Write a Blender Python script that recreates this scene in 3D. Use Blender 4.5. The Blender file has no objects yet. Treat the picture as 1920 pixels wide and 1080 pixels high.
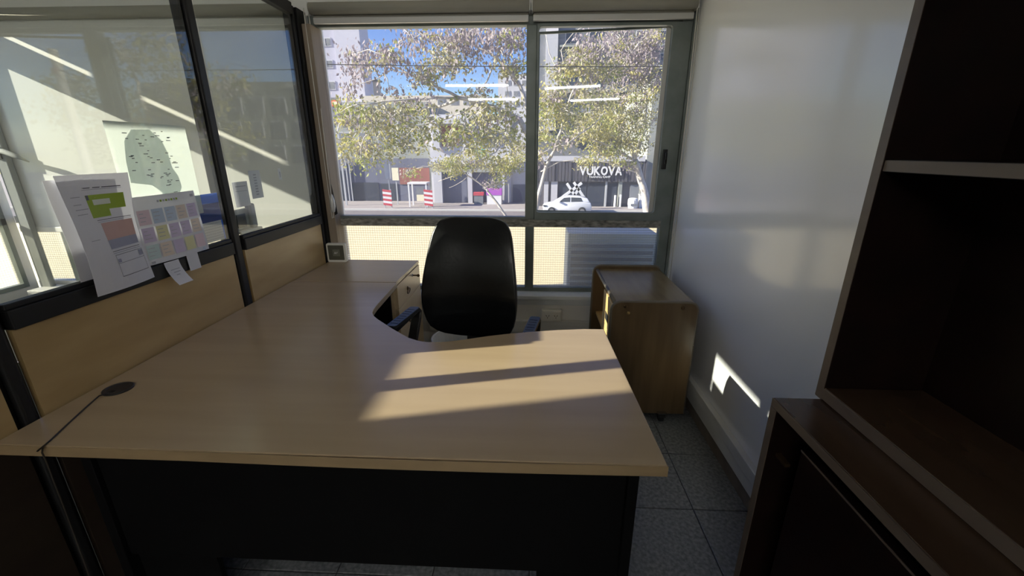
import bpy, bmesh, math, random
from mathutils import Vector, Matrix
R = math.radians
rnd = random.Random(7)
S = bpy.context.scene
C = S.collection

# ------------------------------------------------------------------ camera, sky, sun, exposure
F, PITCH, YAW, H = 790.0, R(18.0), R(2.6), 1.45
cd = bpy.data.cameras.new('camera'); cam = bpy.data.objects.new('camera', cd); C.objects.link(cam)
cd.sensor_width = 36; cd.lens = 36 * F / 1920; cd.clip_start = 0.02; cd.clip_end = 600
cam.location = (0, 0, H); cam.rotation_euler = (math.pi / 2 - PITCH, 0, YAW)
S.camera = cam

SUN = Vector((1.0, 0.24, -0.455)).normalized()
w = bpy.data.worlds.new('sky'); S.world = w; w.use_nodes = True
wn = w.node_tree
sky = wn.nodes.new('ShaderNodeTexSky'); sky.sky_type = 'NISHITA'; sky.sun_disc = False
sky.sun_elevation = math.asin(-SUN.z); sky.sun_rotation = math.atan2(-SUN.x, -SUN.y)
sky.air_density = 1.0; sky.dust_density = 0.3; sky.ozone_density = 3.0
hsv = wn.nodes.new('ShaderNodeHueSaturation'); hsv.inputs['Saturation'].default_value = 1.2; hsv.inputs['Hue'].default_value = 0.525
wn.links.new(sky.outputs[0], hsv.inputs['Color'])
wn.links.new(hsv.outputs[0], wn.nodes['Background'].inputs[0])
wn.nodes['Background'].inputs[1].default_value = 0.20

sd = bpy.data.lights.new('sun', 'SUN'); sd.energy = 12.5; sd.angle = R(0.53); sd.color = (1.0, 0.91, 0.74)
sun = bpy.data.objects.new('sun', sd); C.objects.link(sun)
sun.rotation_euler = SUN.to_track_quat('-Z', 'Y').to_euler(); sun.location = (-20, -5, 20)

S.view_settings.view_transform = 'Standard'; S.view_settings.look = 'None'
S.view_settings.exposure = 0.3; S.view_settings.gamma = 1.0; S.view_settings.use_curve_mapping = False
TUBE_POWER = 100.0
S.cycles.transparent_max_bounces = 24; S.cycles.max_bounces = 10; S.cycles.diffuse_bounces = 6
S.cycles.sample_clamp_indirect = 6.0

# pixel of the photograph -> direction, and its meeting point with a plane of the place
_cy, _sy = math.cos(YAW), math.sin(YAW)
_f = Vector((-_sy * math.cos(PITCH), _cy * math.cos(PITCH), -math.sin(PITCH)))
_r = Vector((_cy, _sy, 0)); _u = _r.cross(_f)
def ray(x, y): return _f * F + _r * (x - 960) + _u * (540 - y)
def aty(x, y, Y): d = ray(x, y); return Vector((0, 0, H)) + d * (Y / d.y)
def atz(x, y, Z): d = ray(x, y); return Vector((0, 0, H)) + d * ((Z - H) / d.z)

# ------------------------------------------------------------------ materials
MATS = {}
def mat(name, col, rough=0.5, metal=0.0, spec=0.5, noise=None, bump=None, coat=0.0, trans=None):
    """noise=(scale xyz, second colour, detail); bump=(scale, strength)"""
    m = bpy.data.materials.new(name); m.use_nodes = True; nt = m.node_tree
    b = nt.nodes['Principled BSDF']
    b.inputs['Base Color'].default_value = (*col, 1); b.inputs['Roughness'].default_value = rough
    b.inputs['Metallic'].default_value = metal; b.inputs['Specular IOR Level'].default_value = spec
    b.inputs['Coat Weight'].default_value = coat; b.inputs['Coat Roughness'].default_value = 0.15
    tc = nt.nodes.new('ShaderNodeTexCoord')
    if noise:
        sc, c2, det = noise
        mp = nt.nodes.new('ShaderNodeMapping'); mp.inputs['Scale'].default_value = sc
        n = nt.nodes.new('ShaderNodeTexNoise'); n.inputs['Scale'].default_value = 1.0
        n.inputs['Detail'].default_value = det
        cr = nt.nodes.new('ShaderNodeValToRGB')
        cr.color_ramp.elements[0].position = 0.32; cr.color_ramp.elements[1].position = 0.68
        cr.color_ramp.elements[0].color = (*col, 1); cr.color_ramp.elements[1].color = (*c2, 1)
        nt.links.new(tc.outputs['Object'], mp.inputs[0]); nt.links.new(mp.outputs[0], n.inputs['Vector'])
        nt.links.new(n.outputs['Fac'], cr.inputs[0]); nt.links.new(cr.outputs[0], b.inputs['Base Color'])
    if bump:
        n2 = nt.nodes.new('ShaderNodeTexNoise'); n2.inputs['Scale'].default_value = bump[0]
        n2.inputs['Detail'].default_value = 4
        bp = nt.nodes.new('ShaderNodeBump'); bp.inputs['Strength'].default_value = bump[1]
        bp.inputs['Distance'].default_value = 0.01
        nt.links.new(tc.outputs['Object'], n2.inputs['Vector'])
        nt.links.new(n2.outputs['Fac'], bp.inputs['Height']); nt.links.new(bp.outputs[0], b.inputs['Normal'])
    if trans:
        t = nt.nodes.new('ShaderNodeBsdfTranslucent'); t.inputs[0].default_value = (*trans[1], 1)
        mx = nt.nodes.new('ShaderNodeMixShader'); mx.inputs[0].default_value = trans[0]
        nt.links.new(b.outputs[0], mx.inputs[1]); nt.links.new(t.outputs[0], mx.inputs[2])
        nt.links.new(mx.outputs[0], nt.nodes['Material Output'].inputs[0])
    MATS[name] = m
    return m

def glass(name, tint=(0.9, 0.93, 0.92), dust=0.03, gain=1.0):
    m = bpy.data.materials.new(name); m.use_nodes = True; nt = m.node_tree; nt.nodes.remove(nt.nodes['Principled BSDF'])
    tr = nt.nodes.new('ShaderNodeBsdfTransparent'); tr.inputs[0].default_value = (*tint, 1)
    gl = nt.nodes.new('ShaderNodeBsdfAnisotropic'); gl.inputs['Roughness'].default_value = 0.02
    df = nt.nodes.new('ShaderNodeBsdfTranslucent'); df.inputs[0].default_value = (0.85, 0.87, 0.92, 1)
    d2 = nt.nodes.new('ShaderNodeBsdfDiffuse'); d2.inputs[0].default_value = (0.8, 0.82, 0.86, 1)
    md = nt.nodes.new('ShaderNodeMixShader'); md.inputs[0].default_value = 0.4
    nt.links.new(df.outputs[0], md.inputs[1]); nt.links.new(d2.outputs[0], md.inputs[2])
    # dusty film, a little thicker in blotches
    n = nt.nodes.new('ShaderNodeTexNoise'); n.inputs['Scale'].default_value = 2.2; n.inputs['Detail'].default_value = 3
    tc = nt.nodes.new('ShaderNodeTexCoord'); nt.links.new(tc.outputs['Object'], n.inputs['Vector'])
    mr = nt.nodes.new('ShaderNodeMapRange'); mr.inputs['To Min'].default_value = dust * 0.5; mr.inputs['To Max'].default_value = dust * 1.5
    nt.links.new(n.outputs['Fac'], mr.inputs[0])
    m1 = nt.nodes.new('ShaderNodeMixShader'); nt.links.new(mr.outputs[0], m1.inputs[0])
    nt.links.new(tr.outputs[0], m1.inputs[1]); nt.links.new(md.outputs[0], m1.inputs[2])
    # Schlick reflectance, the same on both faces of the thin pane
    fr = nt.nodes.new('ShaderNodeLayerWeight'); fr.inputs[0].default_value = 0.5
    pw_ = nt.nodes.new('ShaderNodeMath'); pw_.operation = 'POWER'; pw_.inputs[1].default_value = 5.0
    nt.links.new(fr.outputs['Facing'], pw_.inputs[0])
    mm = nt.nodes.new('ShaderNodeMath'); mm.operation = 'MULTIPLY_ADD'; mm.use_clamp = True
    mm.inputs[1].default_value = 0.96 * gain; mm.inputs[2].default_value = 0.04 * gain
    nt.links.new(pw_.outputs[0], mm.inputs[0])
    m2 = nt.nodes.new('ShaderNodeMixShader'); nt.links.new(mm.outputs[0], m2.inputs[0])
    nt.links.new(m1.outputs[0], m2.inputs[1]); nt.links.new(gl.outputs[0], m2.inputs[2])
    nt.links.new(m2.outputs[0], nt.nodes['Material Output'].inputs[0])
    MATS[name] = m
    return m

def wired_glass(name):
    """pressed, obscured glass with a square wire mesh in it"""
    m = bpy.data.materials.new(name); m.use_nodes = True; nt = m.node_tree; nt.nodes.remove(nt.nodes['Principled BSDF'])
    tc = nt.nodes.new('ShaderNodeTexCoord'); sp = nt.nodes.new('ShaderNodeSeparateXYZ'); nt.links.new(tc.outputs['Object'], sp.inputs[0])
    def line(sock):
        a = nt.nodes.new('ShaderNodeMath'); a.operation = 'MODULO'; a.inputs[1].default_value = 0.0165
        ad = nt.nodes.new('ShaderNodeMath'); ad.operation = 'ADD'; ad.inputs[1].default_value = 50.0
        nt.links.new(sock, ad.inputs[0]); nt.links.new(ad.outputs[0], a.inputs[0])
        b = nt.nodes.new('ShaderNodeMath'); b.operation = 'LESS_THAN'; b.inputs[1].default_value = 0.0042
        nt.links.new(a.outputs[0], b.inputs[0]); return b
    axy = nt.nodes.new('ShaderNodeMath'); axy.operation = 'ADD'
    nt.links.new(sp.outputs['X'], axy.inputs[0]); nt.links.new(sp.outputs['Y'], axy.inputs[1])
    lx, lz = line(axy.outputs[0]), line(sp.outputs['Z'])
    mxm = nt.nodes.new('ShaderNodeMath'); mxm.operation = 'MAXIMUM'
    nt.links.new(lx.outputs[0], mxm.inputs[0]); nt.links.new(lz.outputs[0], mxm.inputs[1])
    tr = nt.nodes.new('ShaderNodeBsdfTransparent'); tr.inputs[0].default_value = (0.95, 0.95, 0.92, 1)
    tl = nt.nodes.new('ShaderNodeBsdfTranslucent'); tl.inputs[0].default_value = (0.97, 0.95, 0.88, 1)
    a = nt.nodes.new('ShaderNodeMixShader'); a.inputs[0].default_value = 0.16
    nt.links.new(tr.outputs[0], a.inputs[1]); nt.links.new(tl.outputs[0], a.inputs[2])
    wire = nt.nodes.new('ShaderNodeBsdfDiffuse'); wire.inputs[0].default_value = (0.42, 0.36, 0.26, 1)
    fac = nt.nodes.new('ShaderNodeMath'); fac.operation = 'MULTIPLY'; fac.inputs[1].default_value = 0.27
    nt.links.new(mxm.outputs[0], fac.inputs[0])
    b = nt.nodes.new('ShaderNodeMixShader'); nt.links.new(fac.outputs[0], b.inputs[0])
    nt.links.new(a.outputs[0], b.inputs[1]); nt.links.new(wire.outputs[0], b.inputs[2])
    gl = nt.nodes.new('ShaderNodeBsdfAnisotropic'); gl.inputs['Roughness'].default_value = 0.25
    c = nt.nodes.new('ShaderNodeMixShader'); c.inputs[0].default_value = 0.05
    nt.links.new(b.outputs[0], c.inputs[1]); nt.links.new(gl.outputs[0], c.inputs[2])
    nt.links.new(c.outputs[0], nt.nodes['Material Output'].inputs[0])
    MATS[name] = m

def emit(name, col, s):
    m = bpy.data.materials.new(name); m.use_nodes = True; b = m.node_tree.nodes['Principled BSDF']
    b.inputs['Base Color'].default_value = (0.9, 0.9, 0.9, 1)
    b.inputs['Emission Color'].default_value = (*col, 1); b.inputs['Emission Strength'].default_value = s
    MATS[name] = m

mat('wall_paint', (0.87, 0.885, 0.905), 0.35, spec=0.5, bump=(2.0, 0.02), coat=1.0)
MATS['wall_paint'].node_tree.nodes['Principled BSDF'].inputs['Coat IOR'].default_value = 1.55
MATS['wall_paint'].node_tree.nodes['Principled BSDF'].inputs['Coat Roughness'].default_value = 0.12
mat('white_paint', (0.78, 0.78, 0.76), 0.45)
mat('ceiling_paint', (0.82, 0.82, 0.82), 0.8)
mat('trunk_plastic', (0.70, 0.71, 0.70), 0.4, noise=((3, 3, 8), (0.6, 0.6, 0.58), 4))
mat('tile', (0.105, 0.115, 0.125), 0.42, noise=((70, 70, 70), (0.26, 0.27, 0.28), 8), bump=(90, 0.15))
mat('grout', (0.045, 0.045, 0.045), 0.9)
mat('base_tile', (0.13, 0.105, 0.085), 0.4, noise=((12, 12, 12), (0.20, 0.17, 0.14), 6))
mat('maple', (0.405, 0.302, 0.188), 0.24, spec=0.55, noise=((1.6, 18, 10), (0.44, 0.332, 0.21), 5))
mat('maple_front', (0.66, 0.50, 0.30), 0.35, noise=((20, 2.0, 24), (0.72, 0.56, 0.35), 5))
mat('maple_panel', (0.40, 0.27, 0.118), 0.35, noise=((20, 2.6, 12), (0.48, 0.34, 0.16), 5))
mat('maple_edge', (0.30, 0.215, 0.12), 0.4, noise=((6, 6, 30), (0.35, 0.25, 0.14), 4))
mat('black_laminate', (0.004, 0.004, 0.0044), 0.6, spec=0.08)
mat('black_metal', (0.012, 0.012, 0.013), 0.5, spec=0.3)
mat('black_plastic', (0.014, 0.014, 0.016), 0.4)
mat('arm_plastic', (0.022, 0.024, 0.028), 0.36)
mat('leather', (0.0045, 0.005, 0.0056), 0.24, spec=0.45, bump=(60, 0.05))
mat('chrome', (0.6, 0.6, 0.62), 0.25, metal=1.0)
mat('brass', (0.55, 0.38, 0.16), 0.3, metal=1.0)
mat('bronze', (0.14, 0.09, 0.045), 0.35, metal=0.8)
mat('walnut', (0.105, 0.066, 0.030), 0.30, spec=0.5, noise=((22, 14, 1.8), (0.16, 0.105, 0.052), 6))
mat('walnut_top', (0.20, 0.14, 0.07), 0.22, spec=0.6, noise=((16, 2.0, 10), (0.27, 0.20, 0.10), 6))
mat('walnut_edge', (0.17, 0.145, 0.11), 0.35)
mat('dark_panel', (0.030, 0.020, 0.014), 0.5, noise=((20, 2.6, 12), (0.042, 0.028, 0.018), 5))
mat('pine_inside', (0.62, 0.42, 0.17), 0.4, noise=((20, 3, 20), (0.70, 0.50, 0.23), 5))
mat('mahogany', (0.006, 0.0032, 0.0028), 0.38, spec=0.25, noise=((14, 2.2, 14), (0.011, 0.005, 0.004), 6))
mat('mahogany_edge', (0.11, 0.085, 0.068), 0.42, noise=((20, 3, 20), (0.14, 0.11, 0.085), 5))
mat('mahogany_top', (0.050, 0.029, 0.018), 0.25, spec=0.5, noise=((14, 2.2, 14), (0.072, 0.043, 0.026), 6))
mat('alu_frame', (0.16, 0.19, 0.18), 0.42, metal=0.25, noise=((9, 9, 9), (0.22, 0.25, 0.24), 5))
mat('transom_dirty', (0.10, 0.10, 0.09), 0.7, noise=((26, 8, 60), (0.42, 0.40, 0.36), 8))
mat('jamb_brown', (0.24, 0.19, 0.14), 0.6, noise=((20, 20, 2), (0.32, 0.26, 0.20), 5))
mat('sill_paint', (0.66, 0.70, 0.72), 0.4, noise=((6, 30, 30), (0.55, 0.59, 0.61), 5))
mat('blind_fabric', (0.36, 0.35, 0.30), 0.8)
mat('blind_white', (0.76, 0.77, 0.73), 0.8)
mat('hem_alu', (0.62, 0.62, 0.60), 0.4, metal=0.2)
mat('cord', (0.75, 0.73, 0.68), 0.6)
mat('white_plastic', (0.76, 0.76, 0.72), 0.4)
mat('dark_hole', (0.01, 0.01, 0.01), 0.8)
mat('olive_face', (0.085, 0.088, 0.07), 0.3)
mat('olive_light', (0.17, 0.175, 0.15), 0.4)
mat('cable', (0.03, 0.022, 0.016), 0.5)
mat('paper', (0.80, 0.80, 0.86), 0.75, trans=(0.25, (0.8, 0.8, 0.82)))
mat('paper_clear', (0.82, 0.86, 0.84), 0.7, trans=(0.6, (0.85, 0.88, 0.86)))
for n_, c_ in dict(ink=(0.12, 0.12, 0.15), ink_soft=(0.42, 0.42, 0.48), pale=(0.66, 0.70, 0.62), green=(0.30, 0.42, 0.03), salmon=(0.56, 0.36, 0.33),
                   slate=(0.30, 0.31, 0.42), pk=(0.70, 0.55, 0.62), bl=(0.47, 0.56, 0.70), ye=(0.70, 0.68, 0.40), li=(0.58, 0.50, 0.68),
                   pe=(0.70, 0.60, 0.52), tq=(0.50, 0.62, 0.64), blue=(0.005, 0.14, 0.85), navy=(0.008, 0.04, 0.27), map_grey=(0.66, 0.70, 0.70)).items():
    mat('print_' + n_, c_, 0.6, trans=(0.6, (0.82, 0.85, 0.85)) if n_ == 'map_grey' else None)
glass('pane_glass', (0.94, 0.955, 0.965), 0.06)
glass('partition_glass', (0.94, 0.96, 0.945), 0.012, gain=1.15)
wired_glass('wired_glass')
emit('tube_light', (1.0, 0.97, 0.90), TUBE_POWER)
# outdoors
mat('asphalt', (0.17, 0.155, 0.16), 0.85, noise=((0.6, 0.6, 0.6), (0.21, 0.19, 0.195), 6))
mat('pavement', (0.30, 0.27, 0.27), 0.85, noise=((2, 2, 2), (0.36, 0.33, 0.32), 5))
mat('kerb', (0.55, 0.54, 0.52), 0.8)
mat('cream_wall', (0.95, 0.84, 0.56), 0.8)
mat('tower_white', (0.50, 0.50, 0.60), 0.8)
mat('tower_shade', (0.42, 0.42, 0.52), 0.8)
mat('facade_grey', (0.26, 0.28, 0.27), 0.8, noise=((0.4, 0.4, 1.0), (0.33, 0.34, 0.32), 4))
mat('facade_slate', (0.16, 0.175, 0.20), 0.8, noise=((0.3, 0.3, 0.8), (0.22, 0.23, 0.26), 4))
mat('facade_white', (0.50, 0.50, 0.55), 0.8)
mat('facade_tan', (0.60, 0.55, 0.48), 0.8)
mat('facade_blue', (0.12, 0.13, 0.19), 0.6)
mat('brick_red', (0.26, 0.10, 0.09), 0.8)
mat('shop_dark', (0.085, 0.082, 0.10), 0.55)
mat('far_glass', (0.05, 0.06, 0.085), 0.15)
mat('sign_white', (0.72, 0.72, 0.74), 0.6)
mat('sign_cream', (0.75, 0.70, 0.52), 0.6)
mat('sign_red', (0.50, 0.06, 0.09), 0.6)
mat('sign_orange', (0.70, 0.16, 0.06), 0.6)
mat('sign_purple', (0.40, 0.10, 0.50), 0.6)
mat('sign_teal', (0.04, 0.42, 0.58), 0.6)
mat('pale_post', (0.42, 0.43, 0.46), 0.7)
mat('car_white', (0.78, 0.79, 0.84), 0.25, coat=0.5)
mat('car_glass', (0.06, 0.07, 0.09), 0.1)
mat('tyre', (0.03, 0.03, 0.035), 0.7)
mat('bark_pale', (0.66, 0.62, 0.58), 0.9, noise=((3, 3, 3), (0.42, 0.38, 0.35), 6))
mat('leaf_yellow', (0.47, 0.43, 0.16), 0.5, trans=(0.4, (0.54, 0.50, 0.17)))
mat('leaf_green', (0.30, 0.33, 0.10), 0.5, trans=(0.4, (0.36, 0.40, 0.10)))
mat('leaf_olive', (0.37, 0.35, 0.22), 0.5, trans=(0.35, (0.40, 0.38, 0.22)))
mat('leaf_dry', (0.36, 0.31, 0.34), 0.7, trans=(0.3, (0.38, 0.32, 0.34)))
mat('ac_blue', (0.55, 0.65, 0.74), 0.5)
mat('concrete', (0.45, 0.44, 0.42), 0.85)

# ------------------------------------------------------------------ mesh helpers
ORG = {}
def origin(p): return ORG[p.name] if p is not None else Vector((0, 0, 0))
def props(o, label=None, cat=None, group=None, kind=None):
    if label: o['label'] = label
    if cat: o['category'] = cat
    if group: o['group'] = group
    if kind: o['kind'] = kind
    return o
def thing(name, label, cat, loc=(0, 0, 0), rotz=0, group=None, kind=None):
    o = bpy.data.objects.new(name, None); C.objects.link(o); o.empty_display_size = 0.1
    o.location = loc; o.rotation_euler = (0, 0, rotz); ORG[o.name] = Vector(loc)
    return props(o, label, cat, group, kind)

class MB:
    def __init__(s): s.v = []; s.f = []; s.m = []; s.cur = 0
    def add(s, vs, fs):
        b = len(s.v); s.v += [tuple(x) for x in vs]; s.f += [tuple(i + b for i in f) for f in fs]; s.m += [s.cur] * len(fs); return s
    def box(s, x0, x1, y0, y1, z0, z1):
        return s.add([(x0, y0, z0), (x1, y0, z0), (x1, y1, z0), (x0, y1, z0), (x0, y0, z1), (x1, y0, z1), (x1, y1, z1), (x0, y1, z1)],
                     [(0, 3, 2, 1), (4, 5, 6, 7), (0, 1, 5, 4), (1, 2, 6, 5), (2, 3, 7, 6), (3, 0, 4, 7)])
    def prism(s, poly, axis, lo, hi):
        """poly: 2-D points ccw; axis 'z' -> (x,y), 'y' -> (x,z), 'x' -> (y,z)"""
        n = len(poly)
        def P(a, b, h): return (a, b, h) if axis == 'z' else ((a, h, b) if axis == 'y' else (h, a, b))
        vs = [P(a, b, lo) for a, b in poly] + [P(a, b, hi) for a, b in poly]
        fs = [tuple(range(n))[::-1], tuple(range(n, 2 * n))] + [(i, (i + 1) % n, n + (i + 1) % n, n + i) for i in range(n)]
        if axis == 'y': fs = [f[::-1] for f in fs]
        return s.add(vs, fs)
    def tube(s, pts, rad, n=8, cap=True):
        pts = [Vector(p) for p in pts]
        if not isinstance(rad, (list, tuple)): rad = [rad] * len(pts)
        vs = []; prev = None
        for i, p in enumerate(pts):
            t = (pts[min(i + 1, len(pts) - 1)] - pts[max(i - 1, 0)])
            t = t.normalized() if t.length > 1e-9 else Vector((0, 0, 1))
            if prev is None:
                a = Vector((0, 0, 1)) if abs(t.z) < 0.9 else Vector((1, 0, 0)); u = t.cross(a).normalized()
            else:
                u = (prev - t * prev.dot(t)); u = u.normalized() if u.length > 1e-6 else t.orthogonal().normalized()
            prev = u; v = t.cross(u)
            vs += [p + (u * math.cos(2 * math.pi * k / n) + v * math.sin(2 * math.pi * k / n)) * rad[i] for k in range(n)]
        fs = [(i * n + k, i * n + (k + 1) % n, (i + 1) * n + (k + 1) % n, (i + 1) * n + k) for i in range(len(pts) - 1) for k in range(n)]
        if cap: fs += [tuple(range(n))[::-1], tuple(range((len(pts) - 1) * n, len(pts) * n))]
        return s.add(vs, fs)
    def lathe(s, prof, c=(0, 0, 0), n=24, axis='z'):
        """prof: (radius, height) list"""
        vs = []
        for r_, h_ in prof:
            for k in range(n):
                a = 2 * math.pi * k / n; p = (r_ * math.cos(a), r_ * math.sin(a), h_)
                if axis == 'x': p = (h_, p[0], p[1])
                if axis == 'y': p = (p[1], h_, p[0])
                vs.append((p[0] + c[0], p[1] + c[1], p[2] + c[2]))
        m = len(prof)
        fs = [(i * n + k, i * n + (k + 1) % n, (i + 1) * n + (k + 1) % n, (i + 1) * n + k) for i in range(m - 1) for k in range(n)]
        fs += [tuple(range(n))[::-1], tuple(range((m - 1) * n, m * n))]
        return s.add(vs, fs)
    def build(s, name, mt, parent=None, local=False, bevel=0, smooth=False, seg=2, kind=None, label=None, cat=None, group=None):
        off = Vector((0, 0, 0)) if (local or parent is None) else origin(parent)
        if parent is None:   # a one-mesh thing: origin at its base
            xs = [v[0] for v in s.v]; ys = [v[1] for v in s.v]; zs = [v[2] for v in s.v]
            off = Vector(((min(xs) + max(xs)) / 2, (min(ys) + max(ys)) / 2, min(zs)))
        me = bpy.data.meshes.new(name)
        me.from_pydata([(v[0] - off.x, v[1] - off.y, v[2] - off.z) for v in s.v], [], s.f)
        ms = mt if isinstance(mt, (list, tuple)) else [mt]
        for k in ms: me.materials.append(MATS[k])
        if len(ms) > 1: me.polygons.foreach_set('material_index', s.m)
        bm = bmesh.new(); bm.from_mesh(me); bmesh.ops.recalc_face_normals(bm, faces=bm.faces); bm.to_mesh(me); bm.free()
        if smooth: me.polygons.foreach_set('use_smooth', [True] * len(me.polygons))
        o = bpy.data.objects.new(name, me); C.objects.link(o)
        if parent is None: o.location = off; ORG[o.name] = off.copy()
        else: o.parent = parent; ORG[o.name] = origin(parent)
        if bevel:
            b = o.modifiers.new('bevel', 'BEVEL'); b.width = bevel; b.segments = seg; b.limit_method = 'ANGLE'; b.angle_limit = R(40)
            if smooth is False and seg > 1: me.polygons.foreach_set('use_smooth', [False] * len(me.polygons))
        return props(o, label, cat, group, kind)
def Box(*a): return MB().box(*a)
def rounded(x0, x1, z0, z1, r, n=6, corners=(1, 1, 1, 1)):
    """ccw rounded rectangle; corners: bl, br, tr, tl"""
    out = []
    for (cx, cz, a0, on, px, pz) in ((x0 + r, z0 + r, 180, corners[0], x0, z0), (x1 - r, z0 + r, 270, corners[1], x1, z0),
                                     (x1 - r, z1 - r, 0, corners[2], x1, z1), (x0 + r, z1 - r, 90, corners[3], x0, z1)):
        if on: out += [(cx + r * math.cos(R(a0 + 90 * k / n)), cz + r * math.sin(R(a0 + 90 * k / n))) for k in range(n + 1)]
        else: out.append((px, pz))
    return out

# ------------------------------------------------------------------ the setting
XP, XR, YW, XL, CE = -1.385, 0.945, 2.86, -3.70, 2.65
floor = Box(-3.7, 4.0, -7.0, YW, -0.15, -0.006).build('floor', 'grout', kind='structure', label='grey speckled tile floor', cat='floor')
TS, GX, GY = 0.348, 0.707, 1.448
cache = {}
def tile(x0, x1, y0, y1):
    k = (round(x1 - x0, 4), round(y1 - y0, 4))
    if k not in cache:
        a, b = k[0] / 2 - 0.002, k[1] / 2 - 0.002; c = 0.0025
        me = bpy.data.meshes.new('tile')
        me.from_pydata([(-a, -b, -0.006), (a, -b, -0.006), (a, b, -0.006), (-a, b, -0.006), (-a, -b, -0.0015), (a, -b, -0.0015), (a, b, -0.0015), (-a, b, -0.0015),
                        (-a + c, -b + c, 0), (a - c, -b + c, 0), (a - c, b - c, 0), (-a + c, b - c, 0)], [],
                       [(0, 1, 5, 4), (1, 2, 6, 5), (2, 3, 7, 6), (3, 0, 4, 7), (4, 5, 9, 8), (5, 6, 10, 9), (6, 7, 11, 10), (7, 4, 8, 11), (8, 9, 10, 11)])
        me.materials.append(MATS['tile']); cache[k] = me
    o = bpy.data.objects.new('tile', cache[k]); C.objects.link(o); o.parent = floor
    o.location = Vector(((x0 + x1) / 2, (y0 + y1) / 2, 0)) - ORG[floor.name]
x0 = GX - 7 * TS
for i in range(0, 8):
    for j in range(-7, 5):
        a, b = max(x0 + i * TS, XP), min(x0 + (i + 1) * TS, XR); c_, d_ = GY + j * TS, min(GY + (j + 1) * TS, YW)
        if b - a > 0.02 and d_ - c_ > 0.02: tile(a, b, c_, d_)

Box(-3.74, 4.0, -7.0, 3.06, CE, CE + 0.2).build('ceiling', 'ceiling_paint', kind='structure', label='plain white ceiling', cat='ceiling')
Box(XR, XR + 0.1, -0.7, YW, 0, CE).build('wall_right', 'wall_paint', kind='structure', label='glossy pale grey painted wall beside the window', cat='wall')
wf = MB().box(-3.74, XR + 0.1, YW, YW + 0.2, -0.15, 0.455).box(-3.74, XR + 0.1, YW, YW + 0.2, 2.225, CE).box(-1.46, -1.37, YW - 0.02, YW + 0.2, 0.455, 2.225)
wf.build('wall_front', 'white_paint', kind='structure', label='white wall under and over the windows', cat='wall')
MB().box(XR + 0.1, 4.0, -0.72, -0.62, 0, CE).box(3.95, 4.0, -7, -0.72, 0, CE).build('wall_side', 'white_paint', kind='structure', label='white wall of the outer office', cat='wall')
Box(-3.74, 4.0, -7.05, -7.0, 0, CE).build('wall_rear', 'white_paint', kind='structure', label='white rear wall of the outer office', cat='wall')
# outer left wall of the neighbouring office, with its window and a high window band
T0, T1 = XL - 0.04, XL
wl = MB()
for (a, b, c_, d_) in ((-7, 0.20, 0, CE), (0.20, 1.42, 0, 2.215), (0.20, 1.42, 2.595, CE), (1.42, 2.12, 0, CE), (2.12, 2.80, 0, 0.50), (2.12, 2.80, 2.14, 2.305),
                       (2.12, 2.80, 2.35, CE), (2.80, YW, 0, CE)):
    wl.box(T0, T1, a, b, c_, d_)
wl.box(T0, T1, 2.55, 2.614, 2.305, 2.35).box(T0, T1, 2.12, 2.335, 2.305, 2.35)
wl.build('wall_left', 'white_paint', kind='structure', label='white outer wall of the neighbouring office', cat='wall')

# glazed partition between the offices
pt = thing('wall_partition', 'glazed office partition with black metal posts and maple panels below', 'partition', (XP, 1.0, 0), kind='structure')
POSTS = [(-0.70, -0.63), (0.02, 0.09), (0.905, 0.972), (1.852, 1.932), (2.700, 2.752)]
for a, b in POSTS:
    MB().box(XP - 0.045, XP - 0.012, a, b, 0, 2.24).build('post', 'black_metal', pt, bevel=0.004)
    MB().prism(rounded(XP - 0.018, XP + 0.006, a + 0.018, b - 0.012, 0.011, 5), 'z', 0, 2.24).build('post_cover', 'black_metal', pt, smooth=False)
for (a0, a1), (b0, b1) in zip(POSTS[:-1], POSTS[1:]):
    MB().box(XP - 0.025, XP + 0.016, a1, b0, 0.995, 1.05).box(XP - 0.018, XP + 0.010, a1, b0, 1.05, 1.066).build('lower_rail', 'black_metal', pt, bevel=0.003)
    MB().box(XP - 0.025, XP + 0.016, a1, b0, 2.19, 2.25).build('top_rail', 'black_metal', pt, bevel=0.003)
    MB().box(XP - 0.012, XP + 0.004, a1, b0, 0.70, 0.995).build('wood_panel', 'maple_panel', pt)
    MB().box(XP - 0.012, XP + 0.004, a1, b0, 0.0, 0.70).build('base_panel', 'dark_panel', pt, label='lower panel, darker than the maple above')  # partition panel, coloured darker below desk height
    MB().box(XP - 0.004, XP, a1, b0, 1.066, 2.19).build('pane', 'partition_glass', pt)
MB().box(XP - 0.03, XP + 0.012, 2.752, YW - 0.005, 0, 2.24).build('end_post', 'black_metal', pt)

# skirting and cable trunking
Box(XR - 0.012, XR, -0.7, YW, 0, 0.078).build('baseboard_right', 'base_tile', kind='structure', label='dark brown tiled skirting at the foot of the right wall', cat='baseboard', bevel=0.003)
Box(XP + 0.01, XR - 0.012, YW - 0.012, YW, 0, 0.078).build('baseboard_front', 'base_tile', kind='structure', label='dark brown tiled skirting below the window', cat='baseboard', bevel=0.003)
t = thing('trim_1', 'white plastic cable trunking along the right wall', 'trunking', (XR, 1.0, 0.08), kind='structure')
Box(XR - 0.022, XR, -0.6, YW - 0.03, 0.082, 0.15).build('channel', 'trunk_plastic', t, bevel=0.002)
Box(XR - 0.03, XR, -0.6, YW - 0.03, 0.15, 0.208).build('lid', 'trunk_plastic', t, bevel=0.004)
t = thing('trim_2', 'white plastic cable trunking below the window', 'trunking', (0, YW, 0.2), kind='structure')
Box(XP + 0.65, XR - 0.03, YW - 0.03, YW, 0.19, 0.245).build('channel', 'trunk_plastic', t, bevel=0.002)
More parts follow.
